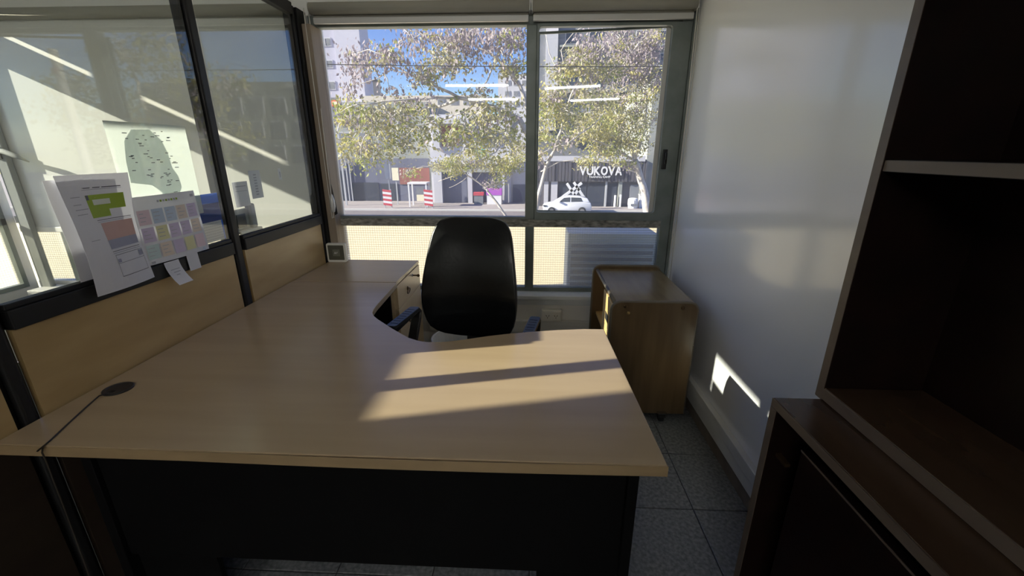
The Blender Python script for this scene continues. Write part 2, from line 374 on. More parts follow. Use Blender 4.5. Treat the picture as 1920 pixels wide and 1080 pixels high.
Box(XP + 0.65, XR - 0.03, YW - 0.035, YW, 0.245, 0.28).build('lid', 'trunk_plastic', t, bevel=0.003)

# our window
wd = thing('window_1', 'large grey metal window with clear upper panes and wired lower panes', 'window', (-0.2, YW + 0.03, 0.46), kind='structure')
W0, W1 = YW + 0.01, YW + 0.07
Box(-1.37, XR, W0, W1, 2.165, 2.225).build('head', 'alu_frame', wd, bevel=0.003)
Box(0.865, 0.93, W0 - 0.01, W1, 0.46, 2.225).build('jamb', 'alu_frame', wd, bevel=0.004)
Box(0.93, XR, W0 - 0.02, W1, 0.46, 2.225).build('jamb_trim', 'alu_frame', wd, bevel=0.002)
Box(-1.372, -1.318, YW - 0.075, W1, 0.74, 2.165).build('wood_jamb', 'jamb_brown', wd, bevel=0.004, label='brown wooden jamb strip beside the partition')
Box(-1.37, XR - 0.01, W0 - 0.008, W1, 0.958, 1.008).build('transom', 'transom_dirty', wd, bevel=0.003, label='transom bar with peeling dirty paint')
Box(-0.040, 0.020, W0 - 0.006, W1, 0.46, 0.958).build('mullion', 'alu_frame', wd, bevel=0.004)
Box(-0.042, 0.020, W0 - 0.006, W1, 1.008, 2.165).build('mullion', 'alu_frame', wd, bevel=0.004)
Box(-1.318, -0.042, W0, W1, 1.008, 1.024).build('glazing_bead', 'alu_frame', wd)
Box(-1.37, XR - 0.02, W0 - 0.004, W1, 0.495, 0.525).build('bottom_rail', 'alu_frame', wd, bevel=0.003)
MB().prism([(YW - 0.055, 0.452), (W1, 0.452), (W1, 0.497), (YW - 0.02, 0.497), (YW - 0.055, 0.480)], 'x', XP + 0.02, XR - 0.005).build('sill', 'sill_paint', wd, bevel=0.004)
Box(XP + 0.02, XR - 0.005, YW - 0.02, YW, 0.40, 0.452).build('sill_apron', 'sill_paint', wd, bevel=0.003)
Box(-1.318, -0.042, YW + 0.038, YW + 0.043, 1.02, 2.17).build('pane', 'pane_glass', wd)
# opening sash with rounded inner corners
outer = [(0.020, 1.008), (0.868, 1.008), (0.868, 2.168), (0.020, 2.168)]
inner = rounded(0.032, 0.815, 1.058, 2.152, 0.018, 4)
sash = MB()
def ring(mb, out, inn, y0, y1):
    n = len(inn); k = n // 4
    vs = [(a, y0, b) for a, b in out] + [(a, y0, b) for a, b in inn] + [(a, y1, b) for a, b in out] + [(a, y1, b) for a, b in inn]
    fs = []; B = 4 + n
    for q in range(4):
        seg = list(range(q * k, q * k + k))
        for i in range(k - 1):
            fs += [(q, 4 + seg[i], 4 + seg[i + 1]), (B + q, B + 4 + seg[i + 1], B + 4 + seg[i])]
        nx = (q + 1) % 4; e = 4 + seg[-1]; s_ = 4 + (nx * k) % n
        fs += [(q, e, s_, nx), (B + q, B + nx, B + s_, B + e), (q, nx, B + nx, B + q)]
    for i in range(n): fs.append((4 + i, B + 4 + i, B + 4 + (i + 1) % n, 4 + (i + 1) % n))
    mb.add(vs, fs)
ring(sash, outer, inner, YW - 0.004, YW + 0.035)
so = sash.build('sash', 'alu_frame', wd)
# the glazed leaf is hinged at the jamb and stands a little ajar outwards
def leaf(x0, x1, y0, y1, z0, z1):
    a = R(8.6); hx, hy = 0.835, YW + 0.04; out = MB().box(x0, x1, y0, y1, z0, z1)
    out.v = [(hx + (x - hx) * math.cos(a) + (y - hy) * math.sin(a), hy - (x - hx) * math.sin(a) + (y - hy) * math.cos(a), z) for x, y, z in out.v]
    return out
lo = leaf(0.028, 0.835, YW + 0.043, YW + 0.047, 1.05, 2.16).build('pane', 'pane_glass', wd, label='clear pane standing slightly ajar')
leaf(0.790, 0.835, YW + 0.040, YW + 0.052, 1.03, 2.163).build('leaf_stile', 'hem_alu', lo)
leaf(0.012, 0.030, YW + 0.040, YW + 0.052, 1.03, 2.163).build('leaf_stile', 'alu_frame', lo)
leaf(0.030, 0.790, YW + 0.040, YW + 0.052, 1.03, 1.052).build('leaf_rail', 'alu_frame', lo)
leaf(0.030, 0.790, YW + 0.040, YW + 0.052, 2.150, 2.163).build('leaf_rail', 'alu_frame', lo)
MB().box(0.832, 0.856, YW - 0.022, YW - 0.002, 1.34, 1.46).build('latch_plate', 'black_metal', so, bevel=0.003)
MB().box(0.838, 0.850, YW - 0.045, YW - 0.02, 1.38, 1.40).box(0.838, 0.850, YW - 0.045, YW - 0.033, 1.37, 1.44).build('latch_lever', 'black_metal', so, bevel=0.003)
Box(-1.34, -0.040, YW + 0.030, YW + 0.036, 0.525, 0.958).build('pane', 'wired_glass', wd, label='obscured wire mesh glass')
Box(0.020, 0.865, YW + 0.030, YW + 0.036, 0.525, 0.958).build('pane', 'wired_glass', wd, label='obscured wire mesh glass')

# the neighbouring office's windows
w2 = thing('window_2', 'window of the neighbouring office with wired lower glass', 'window', (-2.5, YW + 0.03, 0.46), kind='structure')
Box(XL, -1.46, W0, W1, 2.165, 2.225).build('head', 'alu_frame', w2)
Box(XL, -1.46, W0 - 0.008, W1, 0.958, 1.008).build('transom', 'white_paint', w2)
Box(XL, -1.46, W0, W1, 0.46, 0.525).build('bottom_rail', 'white_paint', w2)
Box(-2.60, -2.54, W0, W1, 0.525, 2.165).build('mullion', 'alu_frame', w2)
Box(-3.40, -3.36, W0, W1, 0.525, 0.958).build('mullion', 'alu_frame', w2)
Box(XL, -1.46, YW + 0.03, YW + 0.036, 0.525, 0.958).build('pane', 'wired_glass', w2)
Box(XL, -1.46, YW + 0.03, YW + 0.036, 1.008, 2.165).build('pane', 'pane_glass', w2)
Box(XL + 0.1, -1.46, YW - 0.16, YW, 0.42, 0.50).build('sill', 'white_paint', w2, bevel=0.005)
w3 = thing('window_3', 'tall window in the outer wall of the neighbouring office', 'window', (XL, 2.46, 0.5), kind='structure')
for a, b, c_, d_ in ((2.12, 2.80, 0.50, 0.53), (2.12, 2.80, 0.955, 1.0), (2.12, 2.80, 2.125, 2.14), (2.12, 2.15, 0.53, 2.125), (2.77, 2.80, 0.53, 2.125)):
    Box(T0 + 0.005, T1 + 0.01, a, b, c_, d_).build('frame_bar', 'alu_frame', w3)
Box(T0 + 0.015, T0 + 0.02, 2.15, 2.77, 0.53, 0.955).build('pane', 'wired_glass', w3)
Box(T0 + 0.015, T0 + 0.02, 2.15, 2.77, 1.0, 2.125).build('pane', 'pane_glass', w3)
w4 = thing('window_4', 'high window band in the outer wall of the neighbouring office', 'window', (XL, 0.8, 2.2), kind='structure')
Box(T0 + 0.015, T0 + 0.02, 0.20, 1.42, 2.215, 2.595).build('pane', 'pane_glass', w4)

# ------------------------------------------------------------------ ceiling tubes (the ones the window panes mirror, and two more added for fill light)
def tube_fixture(x0, x1, y0, y1, label):
    t = thing('ceiling_light', label, 'ceiling light', ((x0 + x1) / 2, (y0 + y1) / 2, CE - 0.07), group=None)
    if x1 - x0 > y1 - y0:
        yc = (y0 + y1) / 2
        Box(x0, x1, yc - 0.05, yc + 0.05, CE - 0.04, CE).build('housing', 'white_plastic', t, bevel=0.004)
        MB().tube([(x0 + 0.03, yc, CE - 0.062), (x1 - 0.03, yc, CE - 0.062)], 0.014, 10).build('tube', 'tube_light', t, smooth=True)
        for xx in (x0 + 0.015, x1 - 0.015): Box(xx - 0.015, xx + 0.015, yc - 0.02, yc + 0.02, CE - 0.085, CE - 0.038).build('lamp_holder', 'white_plastic', t)
    else:
        xc = (x0 + x1) / 2
        Box(xc - 0.05, xc + 0.05, y0, y1, CE - 0.04, CE).build('housing', 'white_plastic', t, bevel=0.004)
        MB().tube([(xc, y0 + 0.03, CE - 0.062), (xc, y1 - 0.03, CE - 0.062)], 0.014, 10).build('tube', 'tube_light', t, smooth=True)
        for yy in (y0 + 0.015, y1 - 0.015): Box(xc - 0.02, xc + 0.02, yy - 0.015, yy + 0.015, CE - 0.085, CE - 0.038).build('lamp_holder', 'white_plastic', t)
    return t
tube_fixture(-1.62, -0.42, -2.66, -2.56, 'fluorescent ceiling tube mirrored as the upper bright streak in the window panes')
tube_fixture(-1.52, -0.32, -4.83, -4.73, 'fluorescent ceiling tube mirrored as the lower bright streak in the window panes')
tube_fixture(0.78, 1.98, -2.48, -2.38, 'fluorescent ceiling tube added for fill light, behind the bookcase wall')  # this tube and the next are added fill, mirrored in no pane
tube_fixture(1.20, 2.40, -4.76, -4.66, 'fluorescent ceiling tube added for fill light, close to the rear wall')

# ------------------------------------------------------------------ desk
DZ = 0.735
desk = thing('desk', 'large maple corner desk with a curved inner edge and black panels', 'desk', (-0.55, 1.4, 0))
curve = [(0.313, 1.655), (0.23, 1.654), (0.115, 1.638), (-0.005, 1.613), (-0.09, 1.590), (-0.167, 1.565), (-0.247, 1.532), (-0.300, 1.512), (-0.345, 1.500),
         (-0.400, 1.497), (-0.440, 1.507), (-0.485, 1.532), (-0.579, 1.619), (-0.682, 1.725), (-0.715, 1.765), (-0.734, 1.805), (-0.743, 1.850), (-0.748, 1.90), (-0.762, 2.268)]
outline = [(-1.374, 0.842), (0.335, 0.842)] + curve + [(-1.374, 2.268)]
MB().prism(outline, 'z', DZ - 0.03, DZ).build('desktop', 'maple', desk, bevel=0.0025)
# edge band along the front, lifting a little towards its right half
eb = MB(); n = 40; pts = []
for i in range(n + 1):
    u = i / n; x = -1.374 + u * 1.710
    g = 0.0005 + 0.006 * max(0.0, math.sin((u - 0.30) / 0.68 * math.pi)) * (1 if 0.30 < u < 0.98 else 0)
    pts.append((x, 0.842 - g))
for i in range(n):
    (a, b), (c_, d_) = pts[i], pts[i + 1]
    eb.add([(a, b, DZ - 0.03), (c_, d_, DZ - 0.03), (c_, d_, DZ - 0.001), (a, b, DZ - 0.001), (a, b - 0.002, DZ - 0.03), (c_, d_ - 0.002, DZ - 0.03), (c_, d_ - 0.002, DZ - 0.001), (a, b - 0.002, DZ - 0.001)],
           [(0, 1, 2, 3), (4, 7, 6, 5), (3, 2, 6, 7), (0, 4, 5, 1)])
eb.build('edge_band', 'maple_edge', desk)
Box(-1.20, 0.262, 0.915, 0.933, 0.285, DZ - 0.03).build('modesty_panel', 'black_laminate', desk, bevel=0.002)
Box(0.262, 0.290, 0.900, 1.50, 0.0, DZ - 0.03).build('side_panel', 'black_laminate', desk, bevel=0.002)
Box(-1.228, -1.20, 0.900, 1.50, 0.0, DZ - 0.03).build('side_panel', 'black_laminate', desk, bevel=0.002)
Box(-1.36, -0.80, 2.235, 2.255, 0.0, DZ - 0.03).build('end_panel', 'black_laminate', desk, bevel=0.002)
Box(-1.20, -0.95, 0.933, 0.951, 0.0, DZ - 0.03).build('leg_panel', 'black_laminate', desk, bevel=0.002)
Box(0.03, 0.262, 0.933, 0.951, 0.0, DZ - 0.03).build('leg_panel', 'black_laminate', desk, bevel=0.002)
gp = atz(222, 730, DZ)
gm = MB().lathe([(0.040, 0), (0.040, 0.004), (0.037, 0.006), (0.030, 0.006), (0.029, 0.0045), (0.001, 0.0045)], (gp.x, gp.y, DZ), 32).build('grommet', 'black_plastic', desk, smooth=False, label='black cable grommet')
MB().prism([(gp.x - 0.008, gp.y - 0.036), (gp.x + 0.008, gp.y - 0.036), (gp.x + 0.008, gp.y - 0.014), (gp.x - 0.008, gp.y - 0.014)], 'z', DZ + 0.0046, DZ + 0.0052).build('cable_slot', 'dark_hole', gm)
cp = [Vector((gp.x, gp.y - 0.02, DZ + 0.003)), atz(186, 742, DZ + 0.0075), atz(165, 760, DZ + 0.002), atz(130, 792, DZ + 0.002), atz(95, 825, DZ + 0.002), atz(70, 846, DZ + 0.003)]
e = cp[-1]; cp += [Vector((e.x - 0.006, 0.836, DZ + 0.001)), Vector((e.x - 0.008, 0.832, DZ - 0.012)), Vector((e.x - 0.008, 0.833, DZ - 0.04)), Vector((e.x - 0.01, 0.832, 0.55)), Vector((e.x - 0.014, 0.828, 0.30)), Vector((e.x - 0.02, 0.825, 0.004))]
MB().tube(cp, 0.0022, 6).build('cable', 'cable', smooth=True, label='thin dark cable running from the desk grommet over the front edge', cat='cable')

# ------------------------------------------------------------------ drawer pedestal at the window end of the desk
dp = thing('drawer_pedestal', 'maple drawer pedestal between the desk and the window', 'drawer unit', (-1.07, 2.53, 0))
Box(-1.372, -0.770, 2.276, 2.785, DZ - 0.022, DZ).build('top', 'maple', dp, bevel=0.002)
Box(-1.370, -0.790, 2.280, 2.780, 0.03, DZ - 0.022).build('body', 'maple_front', dp)
Box(-1.34, -0.82, 2.30, 2.76, 0, 0.03).build('plinth', 'black_laminate', dp)
def ring_handle(y, z, par):
    MB().lathe([(0.012, 0), (0.012, 0.003), (0.006, 0.008), (0.004, 0.012)], (-0.766, y + 0.02, z + 0.004), 14, 'x').build('handle_rosette', 'bronze', par, smooth=True)
    pts = [(-0.752 + 0.003 * math.sin(R(a)), y + 0.026 * math.cos(R(a)), z - 0.006 + 0.017 * math.sin(R(a))) for a in range(0, 361, 24)]
    MB().tube(pts, 0.0034, 8, False).build('handle', 'bronze', par, smooth=True)
for (z0, z1, hz) in ((0.565, 0.708, 0.632), (0.315, 0.560, 0.445), (0.040, 0.310, 0.20)):
    d = Box(-0.790, -0.768, 2.284, 2.778, z0, z1).build('drawer_front', 'maple_front', dp, bevel=0.002)
    ring_handle(2.45, hz, d)
    if z1 > 0.7:
        MB().lathe([(0.009, 0), (0.009, 0.004), (0.006, 0.006)], (-0.768, 2.60, 0.682), 14, 'x').build('lock', 'chrome', d, smooth=True)
        MB().box(-0.762, -0.735, 2.5985, 2.6015, 0.677, 0.686).lathe([(0.010, -0.0012), (0.010, 0.0012)], (-0.728, 2.60, 0.681), 12, 'y').build('key', 'bronze', d)

# small square white desk clock
ck = thing('desk_clock', 'small square white framed desk clock with a dark olive face', 'clock', (-1.305, 2.715, DZ), rotz=0)
MB().prism(rounded(-0.066, 0.066, 0.0, 0.128, 0.012, 4), 'y', -0.005, 0.020).build('case', 'white_plastic', ck, local=True, bevel=0.002)
fc = MB().prism(rounded(-0.054, 0.052, 0.016, 0.116, 0.004, 3), 'y', -0.0065, -0.004).build('face', 'olive_face', ck, local=True)
Box(-0.024, 0.024, -0.0075, -0.006, 0.042, 0.088).build('display', 'olive_light', fc, local=True)
MB().box(-0.010, -0.004, -0.0085, -0.007, 0.058, 0.071).box(-0.014, -0.002, -0.0085, -0.007, 0.058, 0.061).box(0.003, 0.006, -0.0085, -0.007, 0.058, 0.071).box(0.003, 0.011, -0.0085, -0.007, 0.068, 0.071).build('numerals', 'sign_white', fc, local=True)

# ------------------------------------------------------------------ office chair
ch = thing('office_chair', 'black leather swivel office chair with loop armrests behind the desk', 'chair', (-0.285, 1.95, 0), rotz=R(-10))
# local frame: -Y is the front of the chair
halfw = [(0.0, 0.055), (0.012, 0.125), (0.04, 0.170), (0.09, 0.204), (0.17, 0.225), (0.28, 0.235), (0.40, 0.236), (0.52, 0.229), (0.64, 0.218), (0.76, 0.207), (0.86, 0.195), (0.93, 0.180), (0.97, 0.160), (0.992, 0.128), (1.0, 0.085)]
def hw(v):
    for (a, b), (c_, d_) in zip(halfw[:-1], halfw[1:]):
        if a <= v <= c_: return b + (d_ - b) * (v - a) / (c_ - a)
    return 0.05
BZ0, BZ1 = 0.565, 1.147
def bspine(v): return 0.0 - 0.045 * math.sin(math.pi * min(1, v * 1.1)) * 0.6 + 0.07 * v   # y of the back's middle surface
def back_pt(u, v, side):
    """u -1..1 across, v 0..1 up; side -1 front, +1 rear"""
    x = u * hw(v); edge = max(0.0, 1 - abs(u) ** 3) * max(0.0, 1 - (2 * abs(v - 0.5)) ** 5)
    y = bspine(v) - 0.05 * (x / 0.236) ** 2
    th = (0.020 + 0.030 * edge) if side < 0 else (0.012 + 0.012 * edge)
    return (x, y + side * th, BZ0 + v * (BZ1 - BZ0))
vv = [0, 0.006, 0.02, 0.045, 0.09, 0.15, 0.22, 0.3, 0.38, 0.46, 0.54, 0.62, 0.70, 0.78, 0.85, 0.905, 0.945, 0.97, 0.985, 0.995, 1.0]
uu = [-1, -0.97, -0.9, -0.78, -0.6, -0.4, -0.2, 0, 0.2, 0.4, 0.6, 0.78, 0.9, 0.97, 1]
bk = MB(); vs = []; fs = []; nu, nv = len(uu), len(vv)
for side in (-1, 1):
    vs += [back_pt(u, v, side) for v in vv for u in uu]
o2 = nu * nv
for j in range(nv - 1):
    for i in range(nu - 1):
        a = j * nu + i; fs += [(a, a + 1, a + nu + 1, a + nu), (o2 + a, o2 + a + nu, o2 + a + nu + 1, o2 + a + 1)]
rim = [i for i in range(nu)] + [j * nu + nu - 1 for j in range(1, nv)] + [(nv - 1) * nu + i for i in range(nu - 2, -1, -1)] + [j * nu for j in range(nv - 2, 0, -1)]
for k in range(len(rim)):
    a, b = rim[k], rim[(k + 1) % len(rim)]; fs.append((a, o2 + a, o2 + b, b))
bk.add(vs, fs)
bo = bk.build('backrest', 'leather', ch, local=True, smooth=True)
rp = [Vector(back_pt(uu[i % nu], vv[i // nu], 0)) + Vector((0, -0.012, 0)) for i in rim]
MB().tube([p * 1.0 for p in rp] + [rp[0]], 0.0042, 6, False).build('piping', 'black_plastic', bo, local=True, smooth=True)
# seat
st = MB(); prof = rounded(-0.24, 0.24, -0.46, 0.0, 0.09, 6)
for k, (z, sc) in enumerate(((0.44, 0.90), (0.45, 0.98), (0.475, 1.0), (0.50, 0.985), (0.512, 0.93), (0.517, 0.7), (0.516, 0.3))):
    st.v += [(a * sc, -0.23 + (b + 0.23) * sc, z) for a, b in prof]
n = len(prof); st.f = [(k * n + i, k * n + (i + 1) % n, (k + 1) * n + (i + 1) % n, (k + 1) * n + i) for k in range(6) for i in range(n)] + [tuple(range(n))[::-1], tuple(range(6 * n, 7 * n))]
st.m = [0] * len(st.f)
st.build('seat', 'leather', ch, local=True, smooth=True)
MB().box(-0.04, 0.04, 0.014, 0.030, 0.44, 0.80).box(-0.04, 0.04, -0.25, 0.030, 0.425, 0.445).build('back_bar', 'black_plastic', ch, local=True, bevel=0.005)
MB().lathe([(0.028, 0.10), (0.028, 0.28), (0.018, 0.285), (0.018, 0.43)], (0, -0.22, 0), 16).build('gas_column', 'black_plastic', ch, local=True, smooth=False)
for k in range(5):
    a = R(72 * k + 20); dx, dy = math.cos(a), math.sin(a)
    lg = MB().tube([(0, -0.22, 0.115), (0.15 * dx, -0.22 + 0.15 * dy, 0.10), (0.29 * dx, -0.22 + 0.29 * dy, 0.075)], [0.028, 0.022, 0.016], 8).build('leg', 'black_plastic', ch, local=True)
    MB().lathe([(0.018, -0.022), (0.026, -0.018), (0.026, 0.018), (0.018, 0.022)], (0.29 * dx, -0.22 + 0.29 * dy, 0.0265), 14, 'x').build('caster', 'black_plastic', lg, local=True)
for s_ in (-1, 1):
    x = s_ * 0.315
    loop = [(x - s_ * 0.09, -0.10, 0.455), (x - s_ * 0.02, -0.08, 0.46), (x, -0.055, 0.50), (x, 0.02, 0.62), (x, 0.030, 0.655), (x, 0.012, 0.672), (x, -0.10, 0.668), (x, -0.24, 0.660), (x, -0.262, 0.648), (x, -0.258, 0.63), (x, -0.20, 0.50), (x - s_ * 0.02, -0.19, 0.46), (x - s_ * 0.09, -0.18, 0.455)]
    ar = MB()
    for k in range(len(loop) - 1):
        pass
    # flat strap section swept along the loop
    L = [Vector(p) for p in loop]; W, T = 0.024, 0.011; ring_v = []
    for i, p in enumerate(L):
        t_ = (L[min(i + 1, len(L) - 1)] - L[max(i - 1, 0)]).normalized()
        side_ = Vector((1, 0, 0)) if abs(t_.x) < 0.7 else Vector((0, 1, 0))
        nrm = t_.cross(side_).normalized(); side_ = nrm.cross(t_).normalized()
        ring_v += [p + side_ * W + nrm * T, p - side_ * W + nrm * T, p - side_ * W - nrm * T, p + side_ * W - nrm * T]
    ar.add(ring_v, [(4 * i + k, 4 * i + (k + 1) % 4, 4 * i + 4 + (k + 1) % 4, 4 * i + 4 + k) for i in range(len(L) - 1) for k in range(4)] + [(3, 2, 1, 0), tuple(4 * (len(L) - 1) + k for k in range(4))])
    ao = ar.build('armrest', 'black_plastic', ch, local=True, bevel=0.003)
    pad = MB().prism(rounded(x - 0.026, x + 0.026, -0.25, 0.015, 0.014, 4), 'z', 0.672, 0.686).build('arm_pad', 'arm_plastic', ao, local=True, bevel=0.003)
    gr = MB()
    for k in range(7): gr.box(x - 0.018, x + 0.018, -0.215 + k * 0.03, -0.207 + k * 0.03, 0.686, 0.6875)
    gr.build('pad_ribs', 'arm_plastic', pad, local=True)

# pale round waste bin behind the chair
wb = thing('waste_bin', 'pale grey round waste bin on the floor behind the chair', 'bin', (-0.47, 2.50, 0))
MB().lathe([(0.13, 0.0), (0.165, 0.285), (0.160, 0.285), (0.126, 0.006), (0.001, 0.006)], (-0.47, 2.50, 0), 32).build('shell', 'white_plastic', wb, smooth=False)
MB().tube([(-0.47 + 0.166 * math.cos(R(a)), 2.50 + 0.166 * math.sin(R(a)), 0.288) for a in range(0, 361, 12)], 0.007, 8, False).build('rim', 'white_plastic', wb, smooth=True)

# double wall socket on the trunking
sk = thing('wall_socket', 'white double wall socket box below the window sill', 'socket', (0.155, YW, 0.27))
Box(0.085, 0.228, YW - 0.045, YW, 0.282, 0.372).build('box', 'white_plastic', sk, bevel=0.006)
Box(0.095, 0.218, YW - 0.050, YW - 0.045, 0.292, 0.362).build('plate', 'white_plastic', sk, bevel=0.003)
for cx in (0.127, 0.186):
    h_ = MB()
    for dx, a in ((-0.009, 30), (0.009, -30)):
        ca, sa = math.cos(R(a)), math.sin(R(a)); c0 = (cx + dx, 0.331)
        q = [(c0[0] + px * ca - pz * sa, c0[1] + px * sa + pz * ca) for px, pz in ((-0.0016, -0.006), (0.0016, -0.006), (0.0016, 0.006), (-0.0016, 0.006))]
        h_.prism(q, 'y', YW - 0.0515, YW - 0.050)
    h_.box(cx - 0.0016, cx + 0.0016, YW - 0.0515, YW - 0.050, 0.311, 0.321).build('slots', 'dark_hole', sk)

# ------------------------------------------------------------------ wooden trolley cabinet by the right wall
tb = thing('trolley_cabinet', 'brown wooden trolley cabinet with rounded ends on casters beside the wall', 'cabinet', (0.64, 2.42, 0))
CX0, CX1, CY0, CY1, CZ = 0.428, 0.868, 2.075, 2.775, 0.705
for (a, b, zt) in ((CY0, CY0 + 0.018, CZ), (CY1 - 0.018, CY1, CZ + 0.012)):
    ep = MB().prism(rounded(CX0, CX1, 0.045, zt, 0.045, 7, (0, 0, 1, 1)), 'y', a, b).build('end_panel', 'walnut', tb)
    rim_ = rounded(CX0, CX1, 0.045, zt, 0.045, 7, (0, 0, 1, 1))
    ey = a if a == CY0 else b
    MB().tube([(p[0], a + 0.009, p[1]) for p in rim_[1:] + rim_[:1]], 0.0098, 8).build('edging', 'walnut_edge', ep, smooth=True)
Box(CX0 + 0.02, CX1 - 0.01, CY0 + 0.018, CY1 - 0.018, CZ - 0.024, CZ - 0.006).build('top', 'walnut_top', tb)
# rounded front lip of the top
MB().tube([(CX0 + 0.022, CY0 + 0.018, CZ - 0.016), (CX0 + 0.022, CY1 - 0.018, CZ - 0.016)], 0.011, 10).build('top_lip', 'walnut_edge', tb, smooth=True)
Box(CX1 - 0.018, CX1 - 0.004, CY0 + 0.018, CY1 - 0.018, 0.06, CZ - 0.024).build('back_panel', 'walnut', tb)
Box(CX0 + 0.01, CX1 - 0.018, CY0 + 0.018, CY1 - 0.018, 0.06, 0.08).build('bottom', 'walnut', tb)
Box(CX0 + 0.03, CX1 - 0.018, CY0 + 0.018, CY1 - 0.018, 0.375, 0.392).build('shelf', 'pine_inside', tb)
Box(CX0 + 0.10, CX0 + 0.112, CY0 + 0.316, CY1 - 0.018, 0.392, CZ - 0.024).build('inner_panel', 'pine_inside', tb)
iv = Box(CX0 + 0.03, CX1 - 0.02, CY0 + 0.30, CY0 + 0.316, 0.392, CZ - 0.024).build('divider', 'pine_inside', tb)
dr = Box(CX0 + 0.006, CX0 + 0.030, CY0 + 0.022, CY0 + 0.30, 0.50, CZ - 0.026).build('drawer_front', 'pine_inside', tb, bevel=0.002)
Box(CX0 + 0.0045, CX0 + 0.0065, CY0 + 0.115, CY0 + 0.205, 0.535, 0.58).build('finger_slot', 'dark_hole', dr)
Box(CX0 + 0.006, CX0 + 0.030, CY0 + 0.022, CY0 + 0.30, 0.40, 0.496).build('drawer_front', 'pine_inside', tb, bevel=0.002)
MB().lathe([(0.006, 0), (0.006, -0.004), (0.009, -0.010), (0.007, -0.016), (0.001, -0.017)], (0.511, CY0, 0.651), 14, 'y').build('knob', 'brass', tb, smooth=True)
MB().lathe([(0.010, 0), (0.010, -0.003), (0.004, -0.004)], (0.789, CY0, 0.680), 12, 'y').build('screw_cap', 'bronze', tb, smooth=True)
MB().lathe([(0.010, 0), (0.010, -0.003), (0.004, -0.004)], (0.495, CY0, 0.684), 12, 'y').build('screw_cap', 'bronze', tb, smooth=True)
for (cx, cy) in ((0.745, CY0 + 0.0), (0.80, CY1 - 0.06), (0.50, CY0 + 0.05), (0.50, CY1 - 0.06)):
    cst = MB().lathe([(0.020, -0.015), (0.026, -0.012), (0.026, 0.012), (0.020, 0.015)], (cx, cy, 0.0265), 16, 'x').build('caster', 'black_plastic', tb)
    MB().prism([(cy - 0.022, 0.03), (cy + 0.022, 0.03), (cy + 0.022, 0.045), (cy - 0.02, 0.058)], 'x', cx - 0.02, cx + 0.02).build('caster_hood', 'black_plastic', cst)
    MB().box(cx - 0.026, cx + 0.026, cy - 0.026, cy + 0.026, 0.056, 0.060).lathe([(0.010, 0.045), (0.010, 0.056)], (cx, cy, 0), 12).build('mount', 'chrome', cst)

# ------------------------------------------------------------------ dark bookcase: low cupboard with a set-back hutch
bc = thing('bookcase', 'dark mahogany bookcase with a low cupboard and set-back open shelves', 'bookcase', (0.76, 0.3, 0))
LX, LY0, LY1, LZ = 0.574, -0.55, 0.889, 0.90
HX, HY1, HZ = 0.680, 0.905, 2.35
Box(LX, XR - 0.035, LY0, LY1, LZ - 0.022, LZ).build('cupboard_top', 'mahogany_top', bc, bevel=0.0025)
MB().box(LX - 0.0015, LX, LY0, LY1, LZ - 0.021, LZ - 0.001).build('top_edging', 'mahogany_edge', bc)
for a, b in ((LY1 - 0.022, LY1), (LY0, LY0 + 0.022)):
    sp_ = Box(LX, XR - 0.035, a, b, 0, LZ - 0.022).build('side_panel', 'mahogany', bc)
    Box(LX - 0.0015, LX, a, b, 0.001, LZ - 0.022).build('side_edging', 'mahogany_edge', sp_)
Box(LX + 0.06, XR - 0.035, LY0 + 0.022, LY1 - 0.022, 0.06, 0.08).build('bottom', 'mahogany', bc)
Box(XR - 0.05, XR - 0.035, LY0 + 0.022, LY1 - 0.022, 0.0, LZ - 0.022).build('back_panel', 'mahogany', bc)
Box(LX + 0.02, LX + 0.05, LY0 + 0.022, LY1 - 0.022, 0.0, 0.06).build('plinth', 'mahogany', bc)
for (a, b, xo) in ((0.20, 0.80, 0.028), (LY0 + 0.03, 0.195, 0.050)):
    d = Box(LX + xo, LX + xo + 0.018, a, b, 0.085, LZ - 0.075).build('door', 'mahogany', bc, bevel=0.002)
    Box(LX + xo - 0.0015, LX + xo, a, b, LZ - 0.079, LZ - 0.075).build('door_edging', 'mahogany_edge', d)
    Box(LX + xo - 0.012, LX + xo, a + 0.06, a + 0.075, 0.45, 0.57).build('door_pull', 'bronze', d, bevel=0.002)
Box(LX + 0.02, LX + 0.032, LY1 - 0.062, LY1 - 0.0225, 0.754, 0.762).build('door_catch', 'bronze', bc)
# hutch
for a, b in ((HY1 - 0.022, HY1), (LY0, LY0 + 0.022)):
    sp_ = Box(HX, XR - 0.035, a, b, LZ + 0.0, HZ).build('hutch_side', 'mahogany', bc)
    Box(HX - 0.0015, HX, a, b, LZ + 0.002, HZ).build('hutch_edging', 'mahogany_edge', sp_)
hb = Box(HX, XR - 0.035, LY0 + 0.022, HY1 - 0.022, LZ + 0.0005, LZ + 0.032).build('hutch_bottom', 'mahogany_top', bc, bevel=0.002)
Box(HX - 0.0015, HX, LY0 + 0.022, HY1 - 0.022, LZ + 0.004, LZ + 0.030).build('bottom_edging', 'mahogany_edge', hb)
Box(XR - 0.05, XR - 0.035, LY0 + 0.022, HY1 - 0.022, LZ + 0.032, HZ).build('hutch_back', 'mahogany', bc)
for z in (1.412, 1.86, HZ - 0.022):
    sh = Box(HX + 0.004, XR - 0.05, LY0 + 0.022, HY1 - 0.022, z, z + 0.022).build('shelf', 'mahogany', bc)
    Box(HX + 0.0025, HX + 0.004, LY0 + 0.022, HY1 - 0.022, z + 0.001, z + 0.021).build('shelf_edging', 'mahogany_edge', sh)

